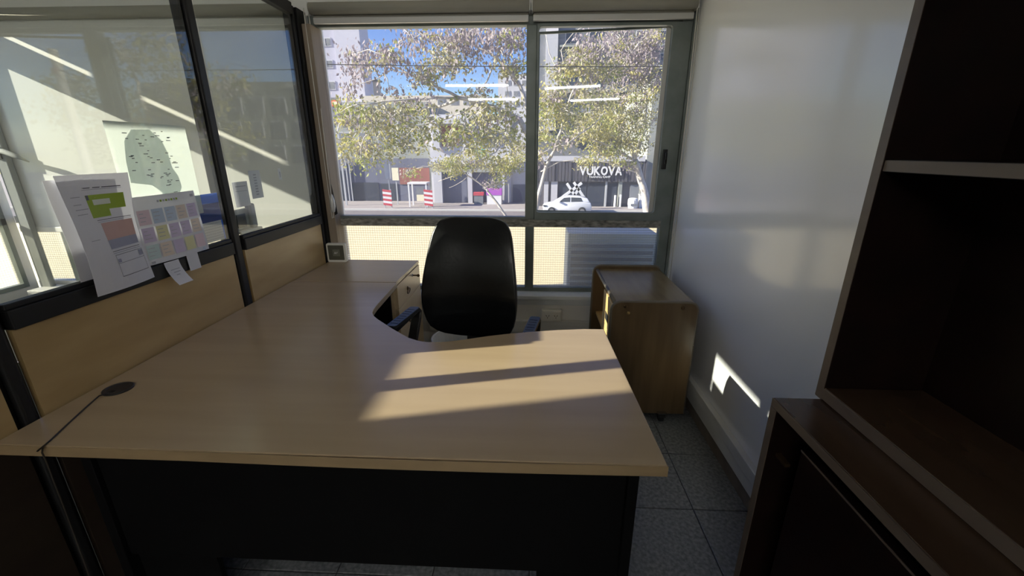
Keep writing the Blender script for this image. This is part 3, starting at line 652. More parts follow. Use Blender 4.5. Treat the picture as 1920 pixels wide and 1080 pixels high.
# ------------------------------------------------------------------ roller blinds
def blind(x0, x1, label, y, fabric='blind_fabric', ztube=2.245, zhem=2.188, chain=None, thick=0.010):
    b = thing('roller_blind', label, 'roller blind', ((x0 + x1) / 2, y, zhem - 0.02))
    MB().tube([(x0, y, ztube), (x1, y, ztube)], 0.031, 24).build('roll', fabric, b, smooth=True)
    for xx in (x0 - 0.004, x1 + 0.004):
        MB().box(xx - 0.003, xx + 0.003, y - 0.02, YW, ztube - 0.03, ztube + 0.03).build('bracket', 'hem_alu', b)
    MB().box(x0 + 0.005, x1 - 0.005, y + 0.027, y + 0.029, zhem, ztube).build('fabric', fabric, b)
    MB().box(x0 + 0.003, x1 - 0.003, y + 0.028 - thick, y + 0.028 + thick, zhem - 0.016, zhem + 0.016).build('hem_bar', 'hem_alu', b, bevel=0.003)
    if chain:
        cx, zb = chain
        MB().tube([(cx - 0.012, y - 0.012, ztube), (cx - 0.006, y - 0.02, 1.7), (cx, y - 0.02, zb), (cx + 0.01, y - 0.02, zb + 0.005), (cx + 0.014, y - 0.012, 1.7), (cx + 0.006, y + 0.01, ztube)], 0.0028, 6).build('bead_chain', 'cord', b, smooth=True)
    return b
lb = blind(-1.315, -0.028, 'beige roller blind rolled up over the wide fixed pane', YW - 0.06, chain=(-1.335, 1.02))
MB().lathe([(0.001, 1.06), (0.010, 1.065), (0.017, 1.10), (0.016, 1.14), (0.008, 1.175), (0.003, 1.18)], (-1.318, YW - 0.085, 0), 12).build('chain_tassel', 'hem_alu', lb, smooth=True)
MB().prism([(-1.335, 1.03), (-1.300, 1.05), (-1.302, 1.10), (-1.318, 1.24), (-1.330, 1.18)], 'y', YW - 0.07, YW - 0.066).build('tassel_flap', 'black_plastic', lb)
blind(-0.008, 0.918, 'beige roller blind rolled up over the opening sash', YW - 0.06, chain=(0.930, 0.55))
nb = thing('roller_blind', 'white roller blind pulled down over the neighbouring office window', 'roller blind', (-2.5, YW - 0.06, 0.98))
MB().tube([(XL + 0.05, YW - 0.05, 2.245), (-1.47, YW - 0.05, 2.245)], 0.031, 20).build('roll', 'blind_fabric', nb, smooth=True)
Box(XL + 0.05, -1.47, YW - 0.022, YW - 0.020, 0.935, 2.245).build('fabric', 'blind_white', nb)
Box(XL + 0.05, -1.47, YW - 0.030, YW - 0.012, 0.90, 0.937).build('hem_bar', 'white_plastic', nb, bevel=0.004)

# things in the neighbouring office
cl = thing('steel_column', 'grey painted steel column in the corner of the neighbouring office', 'column', (-3.56, 2.81, 0))
Box(-3.60, -3.52, 2.795, 2.832, 0.012, CE).build('shaft', 'facade_grey', cl, bevel=0.006)
Box(-3.63, -3.49, 2.74, 2.835, -0.006, 0.012).build('foot_plate', 'facade_grey', cl)
hk = thing('wall_hook', 'dark curved metal arm fixed to the steel column', 'hook', (-3.56, 2.79, 1.44))
MB().box(-3.58, -3.54, 2.785, 2.795, 1.40, 1.48).build('plate', 'black_metal', hk)
MB().tube([(-3.56, 2.78, 1.455), (-3.48, 2.76, 1.448), (-3.39, 2.75, 1.42), (-3.31, 2.75, 1.383)], [0.014, 0.017, 0.016, 0.004], 10).build('arm', 'facade_grey', hk, smooth=True)

# ------------------------------------------------------------------ papers on the partition glass
def sheet(name, label, y0, y1, z0, z1, side=1, mt='paper', surf=None, prints=(), cat='paper', skew=0.0, nu=8, nv=12, loc_extra=0.0):
    """side +1: on this room's face of the glass; prints: (u0,u1,v0,v1,material) with v up"""
    def P(u, v, k=0.0):
        off = surf(u, v) if surf else 0.0
        return (XP + (0.0022 + loc_extra + off + k if side > 0 else -0.0062 - loc_extra - off + k), y0 + (y1 - y0) * u + skew * (1 - v), z0 + (z1 - z0) * v)
    root = thing(name, label, cat, (XP, (y0 + y1) / 2, z0))
    g = MB(); vs = [P(i / nu, j / nv) for j in range(nv + 1) for i in range(nu + 1)] + [P(i / nu, j / nv, -0.0006) for j in range(nv + 1) for i in range(nu + 1)]
    N = (nu + 1) * (nv + 1); fs = []
    for j in range(nv):
        for i in range(nu):
            a = j * (nu + 1) + i; fs += [(a, a + 1, a + nu + 2, a + nu + 1), (N + a, N + a + nu + 1, N + a + nu + 2, N + a + 1)]
    bd = list(range(nu + 1)) + [j * (nu + 1) + nu for j in range(1, nv + 1)] + [nv * (nu + 1) + i for i in range(nu - 1, -1, -1)] + [j * (nu + 1) for j in range(nv - 1, 0, -1)]
    fs += [(bd[k], N + bd[k], N + bd[(k + 1) % len(bd)], bd[(k + 1) % len(bd)]) for k in range(len(bd))]
    g.add(vs, fs); so_ = g.build('sheet', mt, root, smooth=False)
    by = {}
    for k_, (u0, u1, v0, v1, m_) in enumerate(prints): by.setdefault((m_, k_ if (u1 - u0) * (v1 - v0) > 0.004 else -1), []).append((u0, u1, v0, v1))
    for (m_, k_), rects in by.items():
        pm = MB(); lift = 0.0004 + 0.00003 * max(k_, 0) + (0.0012 if k_ < 0 or m_ in ('ink_soft', 'pale') else 0)
        for (u0, u1, v0, v1) in rects:
            q = max(1, int(round((v1 - v0) * nv))); r_ = max(1, int(round((u1 - u0) * nu)))
            for j in range(q):
                for i in range(r_):
                    a, b = u0 + (u1 - u0) * i / r_, u0 + (u1 - u0) * (i + 1) / r_; c_, d_ = v0 + (v1 - v0) * j / q, v0 + (v1 - v0) * (j + 1) / q
                    pm.add([P(a, c_, lift), P(b, c_, lift), P(b, d_, lift), P(a, d_, lift)], [(0, 1, 2, 3)])
        pm.build('printed_block' if k_ >= 0 else 'printed_lines', 'print_' + m_, so_, kind=None if k_ >= 0 else 'stuff')
    return root
rr = random.Random(3)
pr = [(0.30, 0.86, 0.885, 0.893, 'ink'), (0.30, 0.86, 0.873, 0.877, 'ink_soft'), (0.32, 0.88, 0.70, 0.83, 'green'), (0.32, 0.62, 0.64, 0.70, 'green'), (0.32, 0.36, 0.79, 0.83, 'ink'),
      (0.40, 0.66, 0.745, 0.79, 'pale'), (0.36, 0.92, 0.615, 0.62, 'ink'), (0.36, 0.92, 0.60, 0.604, 'ink_soft'), (0.40, 0.93, 0.44, 0.59, 'salmon'), (0.40, 0.93, 0.36, 0.44, 'slate'),
      (0.40, 0.92, 0.335, 0.34, 'ink'), (0.40, 0.92, 0.318, 0.323, 'ink_soft'), (0.42, 0.94, 0.30, 0.304, 'ink'), (0.42, 0.94, 0.225, 0.228, 'ink'), (0.42, 0.94, 0.105, 0.11, 'ink'),
      (0.42, 0.425, 0.105, 0.304, 'ink'), (0.935, 0.94, 0.105, 0.304, 'ink'), (0.86, 0.94, 0.245, 0.295, 'slate'), (0.43, 0.49, 0.235, 0.265, 'slate'),
      (0.10, 0.24, 0.82, 0.826, 'ink_soft'), (0.10, 0.22, 0.76, 0.766, 'ink_soft'), (0.10, 0.30, 0.72, 0.726, 'ink_soft'), (0.10, 0.26, 0.68, 0.686, 'ink_soft'), (0.14, 0.28, 0.46, 0.465, 'ink_soft')]
sheet('paper_sheet', 'long printed sheet with a green block and a form, taped to the partition glass', 1.187, 1.408, 1.015, 1.382, surf=lambda u, v: 0.018 + 0.010 * math.sin(u * 3.0 + v * 4) + 0.012 * (1 - v) * (1 - u), prints=pr, skew=0.0)
sheet('paper_sheet', 'blank white sheet curling behind the sheet with the green block', 1.165, 1.36, 1.06, 1.37, surf=lambda u, v: 0.004 + 0.004 * math.sin(v * 5), skew=0.01)
pc = []
cols = ['pk', 'bl', 'bl', 'pe', 'li', 'li', 'ye', 'li', 'li', 'pe', 'tq', 'pe', 'li', 'ye', 'pk']
for r_ in range(3):
    for c_ in range(5):
        u0, v0 = 0.03 + c_ * 0.19, 0.08 + (2 - r_) * 0.255; pc.append((u0, u0 + 0.165, v0, v0 + 0.215, cols[r_ * 5 + c_]))
        for q in range(3): pc.append((u0 + 0.02, u0 + 0.06 + 0.07 * rr.random(), v0 + 0.16 - 0.055 * q, v0 + 0.17 - 0.055 * q, 'ink_soft'))
for q in range(8): pc.append((0.33 + q * 0.043, 0.33 + q * 0.043 + 0.03, 0.895, 0.925, 'green' if q % 2 else 'ink_soft'))
pc += [(0.90, 0.96, 0.91, 0.95, 'ink_soft'), (0.05, 0.10, 0.015, 0.05, 'ink_soft'), (0.88, 0.93, 0.015, 0.05, 'bl')]
sheet('calendar_sheet', 'pastel printed calendar sheet taped to the partition glass', 1.404, 1.694, 1.056, 1.298, surf=lambda u, v: 0.010 + 0.012 * (1 - v) * u + 0.005 * math.sin(u * 4), prints=pc, cat='calendar', skew=0.0)
mp_ = []
for q in range(60):
    u, v = rr.uniform(0.16, 0.72), rr.uniform(0.25, 0.93)
    if v < 0.45 and u < 0.45: continue
    mp_.append((u, u + rr.uniform(0.02, 0.06), v, v + 0.008, 'ink'))
mpo = sheet('map_sheet', 'large translucent map sheet with a grey printed outline behind the partition glass', 1.405, 1.745, 1.20, 1.545, side=-1, mt='paper_clear', surf=lambda u, v: 0.002, prints=mp_, cat='map')
poly = [(0.12, 0.42), (0.13, 0.62), (0.17, 0.82), (0.28, 0.93), (0.50, 0.94), (0.62, 0.84), (0.67, 0.70), (0.68, 0.55), (0.74, 0.45), (0.75, 0.33), (0.66, 0.22), (0.58, 0.10), (0.50, 0.18), (0.46, 0.30), (0.36, 0.38)]
MB().prism([(1.405 + 0.34 * u, 1.20 + 0.345 * v) for u, v in poly], 'x', XP - 0.00810, XP - 0.00795).build('outline_print', 'print_map_grey', mpo)
sheet('blue_folder', 'blue folder cover with a ruled page behind the partition glass', 1.690, 1.846, 1.070, 1.275, side=-1, mt='paper', surf=lambda u, v: 0.004, cat='folder',
      prints=[(0, 1, 0.80, 1.0, 'blue'), (0, 1, 0.42, 0.80, 'navy'), (0.94, 1, 0.0, 0.42, 'blue')] + [(0.05, 0.92, 0.05 + 0.055 * k, 0.058 + 0.055 * k, 'ink_soft') for k in range(7)])
sheet('paper_note', 'small handwritten note stuck on the black rail, curling outwards', 1.462, 1.530, 0.965, 1.052, surf=lambda u, v: 0.017 + 0.035 * (1 - v) ** 2, cat='note', skew=0.006,
      prints=[(0.2, 0.8, 0.62, 0.65, 'ink_soft'), (0.3, 0.75, 0.5, 0.53, 'ink_soft'), (0.35, 0.6, 0.38, 0.41, 'ink_soft')])
sheet('paper_note', 'small blank note stuck flat on the black rail', 1.570, 1.628, 0.992, 1.062, surf=lambda u, v: 0.0165 + 0.004 * (1 - v), cat='note')
sheet('paper_card', 'tall narrow white card stuck behind the far partition pane', 2.080, 2.172, 1.222, 1.358, side=-1, cat='card', prints=[(0.35, 0.6, 0.12 + 0.1 * k, 0.17 + 0.1 * k, 'ink_soft') for k in range(8)])
sheet('paper_card', 'white printed card with two text lines behind the far partition pane', 1.950, 2.058, 1.195, 1.311, side=-1, cat='card', prints=[(0.15, 0.85, 0.80, 0.84, 'ink_soft'), (0.1, 0.9, 0.62, 0.64, 'ink_soft')])
sheet('paper_scrap', 'tiny torn scrap of paper behind the far partition pane', 2.335, 2.362, 1.30, 1.36, side=-1, cat='paper', prints=[(0.3, 0.6, 0.2, 0.7, 'ink_soft')])
dv = thing('desk_phone', 'small grey device leaning behind the partition glass', 'device', (XP - 0.05, 2.03, 1.05))
Box(XP - 0.050, XP - 0.030, 1.955, 2.060, 1.080, 1.180).build('body', 'facade_grey', dv, bevel=0.006)
Box(XP - 0.029, XP - 0.026, 1.965, 2.03, 1.095, 1.158).build('screen', 'far_glass', dv)
Box(XP - 0.048, XP - 0.018, 2.062, 2.105, 1.080, 1.200).build('handset', 'pale_post', dv, bevel=0.008)
Box(XP - 0.060, XP - 0.0055, 1.95, 2.115, 1.0665, 1.080).build('base', 'white_plastic', dv, bevel=0.003)

# ------------------------------------------------------------------ outdoors: ledge, street, far side
GZ = -3.6
Box(-120, 120, 3.06, 37.4, GZ - 0.3, GZ).build('ground', 'asphalt', kind='structure', label='grey asphalt avenue', cat='street')
Box(-120, 120, 37.6, 170, GZ - 0.3, GZ + 0.12).build('pavement', 'pavement', kind='structure', label='pale pavement along the shops across the avenue', cat='pavement')
Box(-120, 120, 37.4, 37.6, GZ - 0.3, GZ + 0.14).build('kerb', 'kerb', kind='structure', label='pale kerb across the avenue', cat='kerb')
Box(-120, 120, 13.0, 28.5, GZ, GZ + 0.10).build('median_strip', 'pavement', kind='structure', label='paved strip along the middle of the avenue with the trees', cat='pavement')
lg = thing('bounce_terrace', 'cream terrace slab added to bounce sunlight into the wired lower panes', 'terrace', (0, 5.0, GZ))  # pale slab added so its sunlit top brightens the lower panes
Box(-9.0, 7.0, 3.07, 7.6, 0.05, 0.25).build('slab', 'cream_wall', lg)
Box(-9.0, 7.0, 7.6, 7.68, 0.05, 0.26).build('edge_trim', 'concrete', lg)
for x in (-8.5, -4.5, -0.5, 3.0, 6.5): Box(x - 0.15, x + 0.15, 7.2, 7.5, GZ, 0.05).build('support', 'concrete', lg)
ac = thing('air_conditioner', 'blue grey air conditioner unit behind the wired glass', 'air conditioner', (0.58, 3.15, 0.25))
Box(0.275, 0.93, 3.09, 3.38, 0.30, 0.875).build('case', 'ac_blue', ac, bevel=0.01)
for k in range(9): Box(0.30, 0.90, 3.08, 3.09, 0.37 + 0.05 * k, 0.395 + 0.05 * k).build('grille_slat', 'facade_slate', ac)
for x in (0.34, 0.86): Box(x - 0.03, x + 0.03, 3.12, 3.34, 0.2505, 0.30).build('foot', 'black_metal', ac)

def px_box(mb, x0, x1, y0, y1, Y, depth):
    """a box whose front face, standing at distance Y, spans the given pixels"""
    a = aty((x0 + x1) / 2, y1, Y); b = aty((x0 + x1) / 2, y0, Y); l = aty(x0, (y0 + y1) / 2, Y); r_ = aty(x1, (y0 + y1) / 2, Y)
    return mb.box(l.x, r_.x, Y, Y + depth, a.z, b.z)
def span(x0, x1, y, Y): return aty(x0, y, Y).x, aty(x1, y, Y).x
def zpx(y, Y, x=960): return aty(x, y, Y).z

# white apartment tower
Y = 75
tw = thing('apartment_tower', 'tall white apartment tower with a column of small windows', 'building', (aty(620, 200, Y).x, Y + 6, GZ + 0.12))
xa, xb = aty(500, 120, Y).x, aty(632, 120, Y).x; xc = aty(679, 120, Y).x; zt = zpx(-60, Y)
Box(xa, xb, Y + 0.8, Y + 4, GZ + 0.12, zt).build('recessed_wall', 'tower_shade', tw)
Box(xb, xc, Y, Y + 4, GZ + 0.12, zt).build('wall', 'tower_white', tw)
for (p0, p1, q0, q1) in ((594, 616, 64, 81), (597, 620, 107, 123), (600, 625, 148, 165), (604, 628, 190, 206)):
    l, r_ = span(p0, p1, (q0 + q1) / 2, Y); z0, z1 = zpx(q1, Y), zpx(q0, Y)
    wn_ = Box(l, r_, Y + 0.70, Y + 0.80, z0, z1).build('window', 'facade_white', tw)
    Box(l + 0.15, r_ - 0.15, Y + 0.66, Y + 0.70, z0 + 0.15, z1 - 0.15).build('pane', 'facade_slate', wn_)
    Box((l + r_) / 2 - 0.06, (l + r_) / 2 + 0.06, Y + 0.62, Y + 0.66, z0 + 0.15, z1 - 0.15).build('glazing_bar', 'facade_white', wn_)

def building(name, label, x0, x1, ytop, Y, depth, mt, windows=(), extra=None):
    l, r_ = span(x0, x1, 283, Y); zt = zpx(ytop, Y)
    o = thing(name, label, 'building', ((l + r_) / 2, Y + depth / 2, GZ + 0.12))
    Box(l, r_, Y, Y + depth, GZ + 0.12, zt).build('wall', mt, o)
    for (p0, p1, q0, q1, m_) in windows:
        a, b = span(p0, p1, (q0 + q1) / 2, Y); z0, z1 = zpx(q1, Y), zpx(q0, Y)
        f_ = Box(a, b, Y - 0.06, Y, z0, z1).build('window', 'facade_white', o)
        Box(a + 0.08, b - 0.08, Y - 0.09, Y - 0.06, z0 + 0.08, z1 - 0.08).build('pane', m_, f_)
    return o
# chimney and distant blocks
ch_ = thing('chimney', 'tan brick chimney rising behind the trees', 'chimney', (aty(705, 170, 80).x, 80, GZ + 0.12))
l, r_ = span(699, 710, 160, 80); Box(l, r_, 80, 81, GZ + 0.12, zpx(151, 80)).build('shaft', 'facade_tan', ch_); Box(l - 0.3, r_ + 0.3, 79.7, 81.3, zpx(151, 80), zpx(148, 80)).build('cap', 'facade_slate', ch_)
building('apartment_block', 'low tan apartment block behind the green facade', 690, 905, 178, 66, 8, 'facade_tan', [(820 + 24 * k, 834 + 24 * k, 184, 196, 'facade_slate') for k in range(3)])
building('apartment_block', 'pale block with a dark water tank house between the trees', 935, 1003, 139, 64, 10, 'facade_white', [(946 + 16 * k, 956 + 16 * k, 150 + 20 * j, 160 + 20 * j, 'facade_slate') for k in range(3) for j in range(3)])
tk = thing('tank_house', 'dark grey tank house on the roof of the pale block', 'tank', (aty(952, 132, 66).x, 67, zpx(139, 64)))
l, r_ = span(940, 966, 132, 66); Box(l, r_, 66, 70, zpx(139, 64), zpx(126, 66)).build('body', 'facade_slate', tk); Box(l - 0.2, r_ + 0.2, 65.8, 70.2, zpx(126, 66), zpx(124, 66)).build('roof', 'facade_grey', tk)
rg = building('apartment_block', 'tall slate grey residential block behind the gym shop', 1004, 1300, -40, 58, 12, 'facade_slate',
              [(1060 + 44 * k, 1086 + 44 * k, 60 + 42 * j, 84 + 42 * j, 'far_glass') for k in range(5) for j in range(5)])
l, r_ = span(1024, 1046, 90, 57.6)
Box(l, r_, 57.5, 58.0, zpx(245, 57.6), zpx(-40, 57.6)).build('white_pilaster', 'facade_white', rg)
for j in range(5): l, r_ = span(1050, 1260, 90, 57.5); Box(l, r_, 57.2, 58.0, zpx(90 + 42 * j, 57.5), zpx(86 + 42 * j, 57.5)).build('floor_band', 'facade_grey', rg)

# street row, left to right
Y = 44
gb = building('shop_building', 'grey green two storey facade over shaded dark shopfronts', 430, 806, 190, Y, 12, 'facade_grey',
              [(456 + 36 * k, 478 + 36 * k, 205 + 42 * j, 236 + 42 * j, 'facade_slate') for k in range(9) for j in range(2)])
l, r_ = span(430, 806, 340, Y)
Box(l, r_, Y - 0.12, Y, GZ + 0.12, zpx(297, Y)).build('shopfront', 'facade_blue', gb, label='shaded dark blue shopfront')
for (p0, p1, q0, q1) in ((622, 652, 320, 386), (660, 712, 343, 386), (716, 748, 345, 386)):
    a, b = span(p0, p1, 360, Y); Box(a, b, Y - 0.17, Y - 0.12, zpx(q1, Y), zpx(q0, Y)).build('shop_pane', 'far_glass', gb)
for p in (641, 655, 661): a, b = span(p - 0.8, p + 0.8, 340, Y); Box(a, b, Y - 0.45, Y - 0.3, GZ + 0.12, zpx(300, Y)).build('post', 'pale_post', gb)
a, b = span(750, 806, 330, Y); Box(a, b, Y - 0.2, Y - 0.12, zpx(346, Y), zpx(315, Y)).build('brick_panel', 'brick_red', gb)
sg = thing('street_sign', 'orange sign in a dark frame high on the left facade', 'sign', (aty(624, 192, 40).x, 40, zpx(205, 40)))
l, r_ = span(615, 640, 200, 40); z0, z1 = zpx(225, 40), zpx(181, 40)
Box(l, r_, 40, 40.15, z0, z1).build('frame', 'facade_slate', sg); l2, r2 = span(621, 636, 192, 40)
Box(l2, r2, 39.92, 40.0, zpx(198, 40), zpx(186, 40)).build('panel', 'sign_orange', sg); Box(l2 + 0.15, r2 - 0.15, 39.88, 39.92, zpx(195, 40), zpx(189, 40)).build('lettering_plate', 'sign_cream', sg)
Box((l + r_) / 2 - 0.08, (l + r_) / 2 + 0.08, 40.02, 40.13, GZ + 0.12, z0).build('pole', 'pale_post', sg)
def post_sign(name, label, p0, p1, q0, q1, Y, m_):
    l, r_ = span(p0, p1, (q0 + q1) / 2, Y); o = thing(name, label, 'sign', ((l + r_) / 2, Y, GZ + 0.12))
    Box(l, r_, Y, Y + 0.08, zpx(q1, Y), zpx(q0, Y)).build('panel', m_, o); c_ = (l + r_) / 2
    Box(c_ - 0.05, c_ + 0.05, Y + 0.08, Y + 0.16, GZ + 0.12, zpx(q0, Y)).build('pole', 'pale_post', o)
post_sign('street_sign', 'tall pale sign panel before the dark shopfronts', 721.5, 732, 307, 336, 41, 'pale_post')
post_sign('street_sign', 'pale sign panel beside the red brick panel', 735, 747, 315, 339, 41, 'sign_cream')
for (p0, lab) in ((718, 'red and white striped barrier near the pale sign panels'), (795, 'red and white striped barrier near the white columned shop')):
    l, r_ = span(p0, p0 + 16, 370, 38); o = thing('striped_barrier', lab, 'barrier', ((l + r_) / 2, 38, GZ + 0.12))
    z0, z1 = GZ + 0.32, zpx(358, 38); n = 7
    for k in range(n):
        za, zb = z0 + (z1 - z0) * k / n, z0 + (z1 - z0) * (k + 1) / n
        MB().prism([(l, za + 0.10), (r_, za), (r_, zb), (l, zb + 0.10)], 'y', 38, 38.06).build('stripe', 'sign_white' if k % 2 else 'sign_red', o)
    for xx in (l + 0.08, r_ - 0.08): Box(xx - 0.05, xx + 0.05, 38.06, 38.14, GZ + 0.12, z1 + 0.1).build('leg', 'pale_post', o)
l, r_ = span(764, 800, 350, 39); kk = thing('kiosk_shelter', 'white framed bus shelter with a cream advert board', 'shelter', ((l + r_) / 2, 39.5, GZ + 0.12))
Box(l, r_, 39, 40.4, zpx(346, 39), zpx(343, 39)).build('roof', 'sign_white', kk)
for xx in (l + 0.08, r_ - 0.08):
    for yy in (39.1, 40.3): Box(xx - 0.06, xx + 0.06, yy - 0.06, yy + 0.06, GZ + 0.12, zpx(346, 39)).build('post', 'sign_white', kk)
a, b = span(781, 795, 370, 39); Box(a, b, 39.05, 39.12, zpx(378, 39), zpx(366, 39)).build('advert_board', 'sign_cream', kk); Box(a, b, 39.05, 39.12, zpx(366, 39), zpx(352, 39)).build('bench_back', 'facade_slate', kk)
# white building with a columned shop
wbd = building('shop_building', 'white two storey building with a balcony and columned shopfront', 806, 958, 214, 43, 12, 'facade_white',
               [(826, 862, 234, 276, 'brick_red'), (872, 888, 236, 276, 'facade_slate'), (900, 940, 240, 276, 'facade_slate')])
l, r_ = span(808, 880, 230, 42.6); Box(l, r_, 42.0, 43.0, zpx(232, 42.5), zpx(222, 42.5)).build('balcony', 'facade_white', wbd)
a, b = span(811, 824, 260, 42.6); Box(a, b, 42.5, 43.0, zpx(278, 42.5), zpx(232, 42.5)).build('pier', 'facade_white', wbd)
l, r_ = span(806, 958, 310, 42.5); Box(l, r_, 42.4, 43.0, zpx(323, 42.4), zpx(306, 42.4)).build('entablature', 'facade_grey', wbd)
Box(l, r_, 42.2, 43.0, zpx(308, 42.4), zpx(304, 42.4)).build('cornice', 'facade_white', wbd)
for (p0, p1) in ((830, 876), (887, 908), (910, 941)):
    a, b = span(p0, p1, 355, 42.9); Box(a, b, 42.85, 43.0, GZ + 0.13, zpx(324, 42.9)).build('shop_pane', 'facade_blue', wbd)
for p0, p1 in ((814, 829), (877, 885.5), (942, 946)):
    a, b = span(p0, p1, 355, 42.4); Box(a, b, 42.4, 42.85, GZ + 0.12, zpx(323, 42.4)).build('column', 'facade_white', wbd)
def stand(name, label, cat, p0, p1, q0, q1, Y, top, body, ttop):
    l, r_ = span(p0, p1, q1, Y); o = thing(name, label, cat, ((l + r_) / 2, Y + 0.3, GZ + 0.12))
    Box(l, r_, Y, Y + 0.6, zpx(ttop, Y), zpx(q0, Y)).build('top', top, o); Box(l + 0.05, r_ - 0.05, Y + 0.04, Y + 0.56, GZ + 0.12, zpx(ttop, Y)).build('body', body, o)
stand('market_stall', 'stall with a red top in front of the columned shop', 'stall', 888, 907, 361, 384, 41.4, 'sign_red', 'facade_slate', 367)
stand('market_stall', 'white stall with a purple top in front of the columned shop', 'stall', 912, 941, 354, 384, 41.4, 'sign_purple', 'sign_white', 366)
l, r_ = span(891, 909, 290, 41.6); tq = thing('shop_sign', 'teal hanging shop sign above the columned shop', 'sign', ((l + r_) / 2, 42, zpx(302, 42)))
Box(l, r_, 41.6, 41.72, zpx(300, 42), zpx(279, 42)).build('panel', 'sign_teal', tq); Box(l + 0.3, l + 0.36, 41.72, 42.995, zpx(284, 42), zpx(282, 42)).build('bracket', 'pale_post', tq)
gw = building('side_wall', 'pale grey blank wall with a green tinted upper band', 958, 1003, 306, 43.5, 6, 'facade_white')
a, b = span(962, 1002, 370, 43.4); Box(a, b, 43.4, 43.5, GZ + 0.12, zpx(346, 43.4)).build('lower_band', 'facade_blue', gw)

# gym shop with its sign
Y = 40
vk = thing('gym_shop', 'dark slatted gym shop front with big white lettering over a glass front', 'building', (aty(1110, 340, Y).x, Y + 4, GZ + 0.12))
l, r_ = span(1004, 1212, 320, Y); zf0, zf1 = zpx(340, Y), zpx(299, Y)
Box(l, r_, Y + 0.3, Y + 9, GZ + 0.12, zf1).build('wall', 'shop_dark', vk)
rs = random.Random(5); x = l
sl = MB()
while x < r_ - 0.05:
    wv = 0.30; dpt = rs.uniform(0.0, 0.06); sl.box(x, min(x + wv - 0.04, r_), Y - dpt, Y + 0.3, zf0, zf1 - 0.15); x += wv
sl.build('fascia_slats', 'shop_dark', vk, kind='stuff')
Box(l + 0.6, r_ - 0.2, Y - 0.1, Y + 0.4, zf1 - 0.15, zf1 + 0.3).build('parapet', 'facade_white', vk)
for (p0, p1, m_) in ((1048, 1100, 'far_glass'), (1101, 1134, 'far_glass'), (1139, 1157, 'far_glass')):
    a, b = span(p0, p1, 365, Y); Box(a, b, Y + 0.22, Y + 0.3, GZ + 0.15, zpx(344, Y)).build('shop_pane', m_, vk)
for p0, p1, m_ in ((1020, 1028, 'facade_white'), (1033, 1045, 'facade_white'), (1134.5, 1138, 'pale_post'), (1159, 1166, 'facade_grey'), (1199, 1204, 'facade_grey')):
    a, b = span(p0, p1, 365, Y); Box(a, b, Y + 0.1, Y + 0.3, GZ + 0.12, zf0).build('pier', m_, vk)
a, b = span(1182, 1199, 360, Y); Box(a, b, Y + 0.2, Y + 0.3, GZ + 0.15, zpx(346, Y)).build('shop_pane', 'facade_slate', vk)
for p, q0 in ((1153, 365), (1163, 364)): a, b = span(p - 1.5, p + 1.5, 370, Y); Box(a, b, Y - 0.2, Y, GZ + 0.12, zpx(q0, Y)).build('white_post', 'sign_white', vk)
def text_mesh(txt, name, parent, x0, x1, z0, z1, Yp, depth, mt, bold=0.0):
    cu = bpy.data.curves.new('txt', 'FONT'); cu.body = txt; cu.extrude = depth; cu.offset = bold; cu.resolution_u = 3
    to = bpy.data.objects.new('txt', cu); C.objects.link(to)
    dg = bpy.context.evaluated_depsgraph_get(); me = bpy.data.meshes.new_from_object(to.evaluated_get(dg))
    bpy.data.objects.remove(to)
    xs = [v.co.x for v in me.vertices]; ys = [v.co.y for v in me.vertices]
    sx, sy = (x1 - x0) / (max(xs) - min(xs)), (z1 - z0) / (max(ys) - min(ys)); o0 = origin(parent)
    for v in me.vertices:
        v.co = Vector((x0 + (v.co.x - min(xs)) * sx, Yp + (-v.co.z), z0 + (v.co.y - min(ys)) * sy)) - o0
    me.materials.clear(); me.materials.append(MATS[mt]); me.name = name
    o = bpy.data.objects.new(name, me); C.objects.link(o); o.parent = parent; ORG[o.name] = o0
    return o
a, b = span(1086, 1166, 320, Y)
for k, c_ in enumerate('VUKOVA'):
    wl_ = (b - a) / 6
    text_mesh(c_, 'sign_letter', vk, a + wl_ * k + 0.02, a + wl_ * (k + 1) - 0.02, zpx(328, Y), zpx(311.5, Y), Y - 0.18, 0.06, 'sign_white', 0.03)
a, b = span(1104, 1144, 331, Y)
text_mesh('TRAINING CAMP', 'small_lettering', vk, a, b, zpx(333, Y), zpx(329, Y), Y - 0.14, 0.04, 'sign_white', 0.02)['kind'] = 'stuff'
for p0, p1, q0, lab in ((1177, 1196, 370, 'white drum shaped bin outside the gym shop'), ):
    l2, r2 = span(p0, p1, 380, 39.2); c_ = (l2 + r2) / 2; o = thing('street_bin', lab, 'bin', (c_, 39.2, GZ + 0.12)); rad = (r2 - l2) / 2
    MB().lathe([(rad * 0.95, GZ + 0.12), (rad, GZ + 0.3), (rad, zpx(374, 39.2)), (rad * 0.85, zpx(371, 39.2)), (rad * 0.5, zpx(370, 39.2))], (c_, 39.2, 0), 16).build('drum', 'sign_white', o)
    Box(c_ - rad * 0.6, c_ + rad * 0.6, 39.2 - rad - 0.03, 39.2 - rad * 0.8, zpx(384, 39.2), zpx(380, 39.2)).build('label_band', 'facade_slate', o)
l2, r2 = span(1199, 1211, 380, 39.3); o = thing('utility_box', 'white utility cabinet beside the pale tree trunk', 'cabinet', ((l2 + r2) / 2, 39.3, GZ + 0.12))
Box(l2, r2, 39.3, 39.8, GZ + 0.12, zpx(365, 39.3)).build('case', 'sign_white', o); Box(l2 - 0.05, r2 + 0.05, 39.25, 39.85, zpx(365, 39.3), zpx(363.5, 39.3)).build('cap', 'pale_post', o)
building('shop_building', 'long grey building continuing the row past the gym shop', 1214, 1700, 150, 41, 12, 'facade_grey', [(1240 + 46 * k, 1268 + 46 * k, 180 + 46 * j, 212 + 46 * j, 'facade_slate') for k in range(9) for j in range(3)])
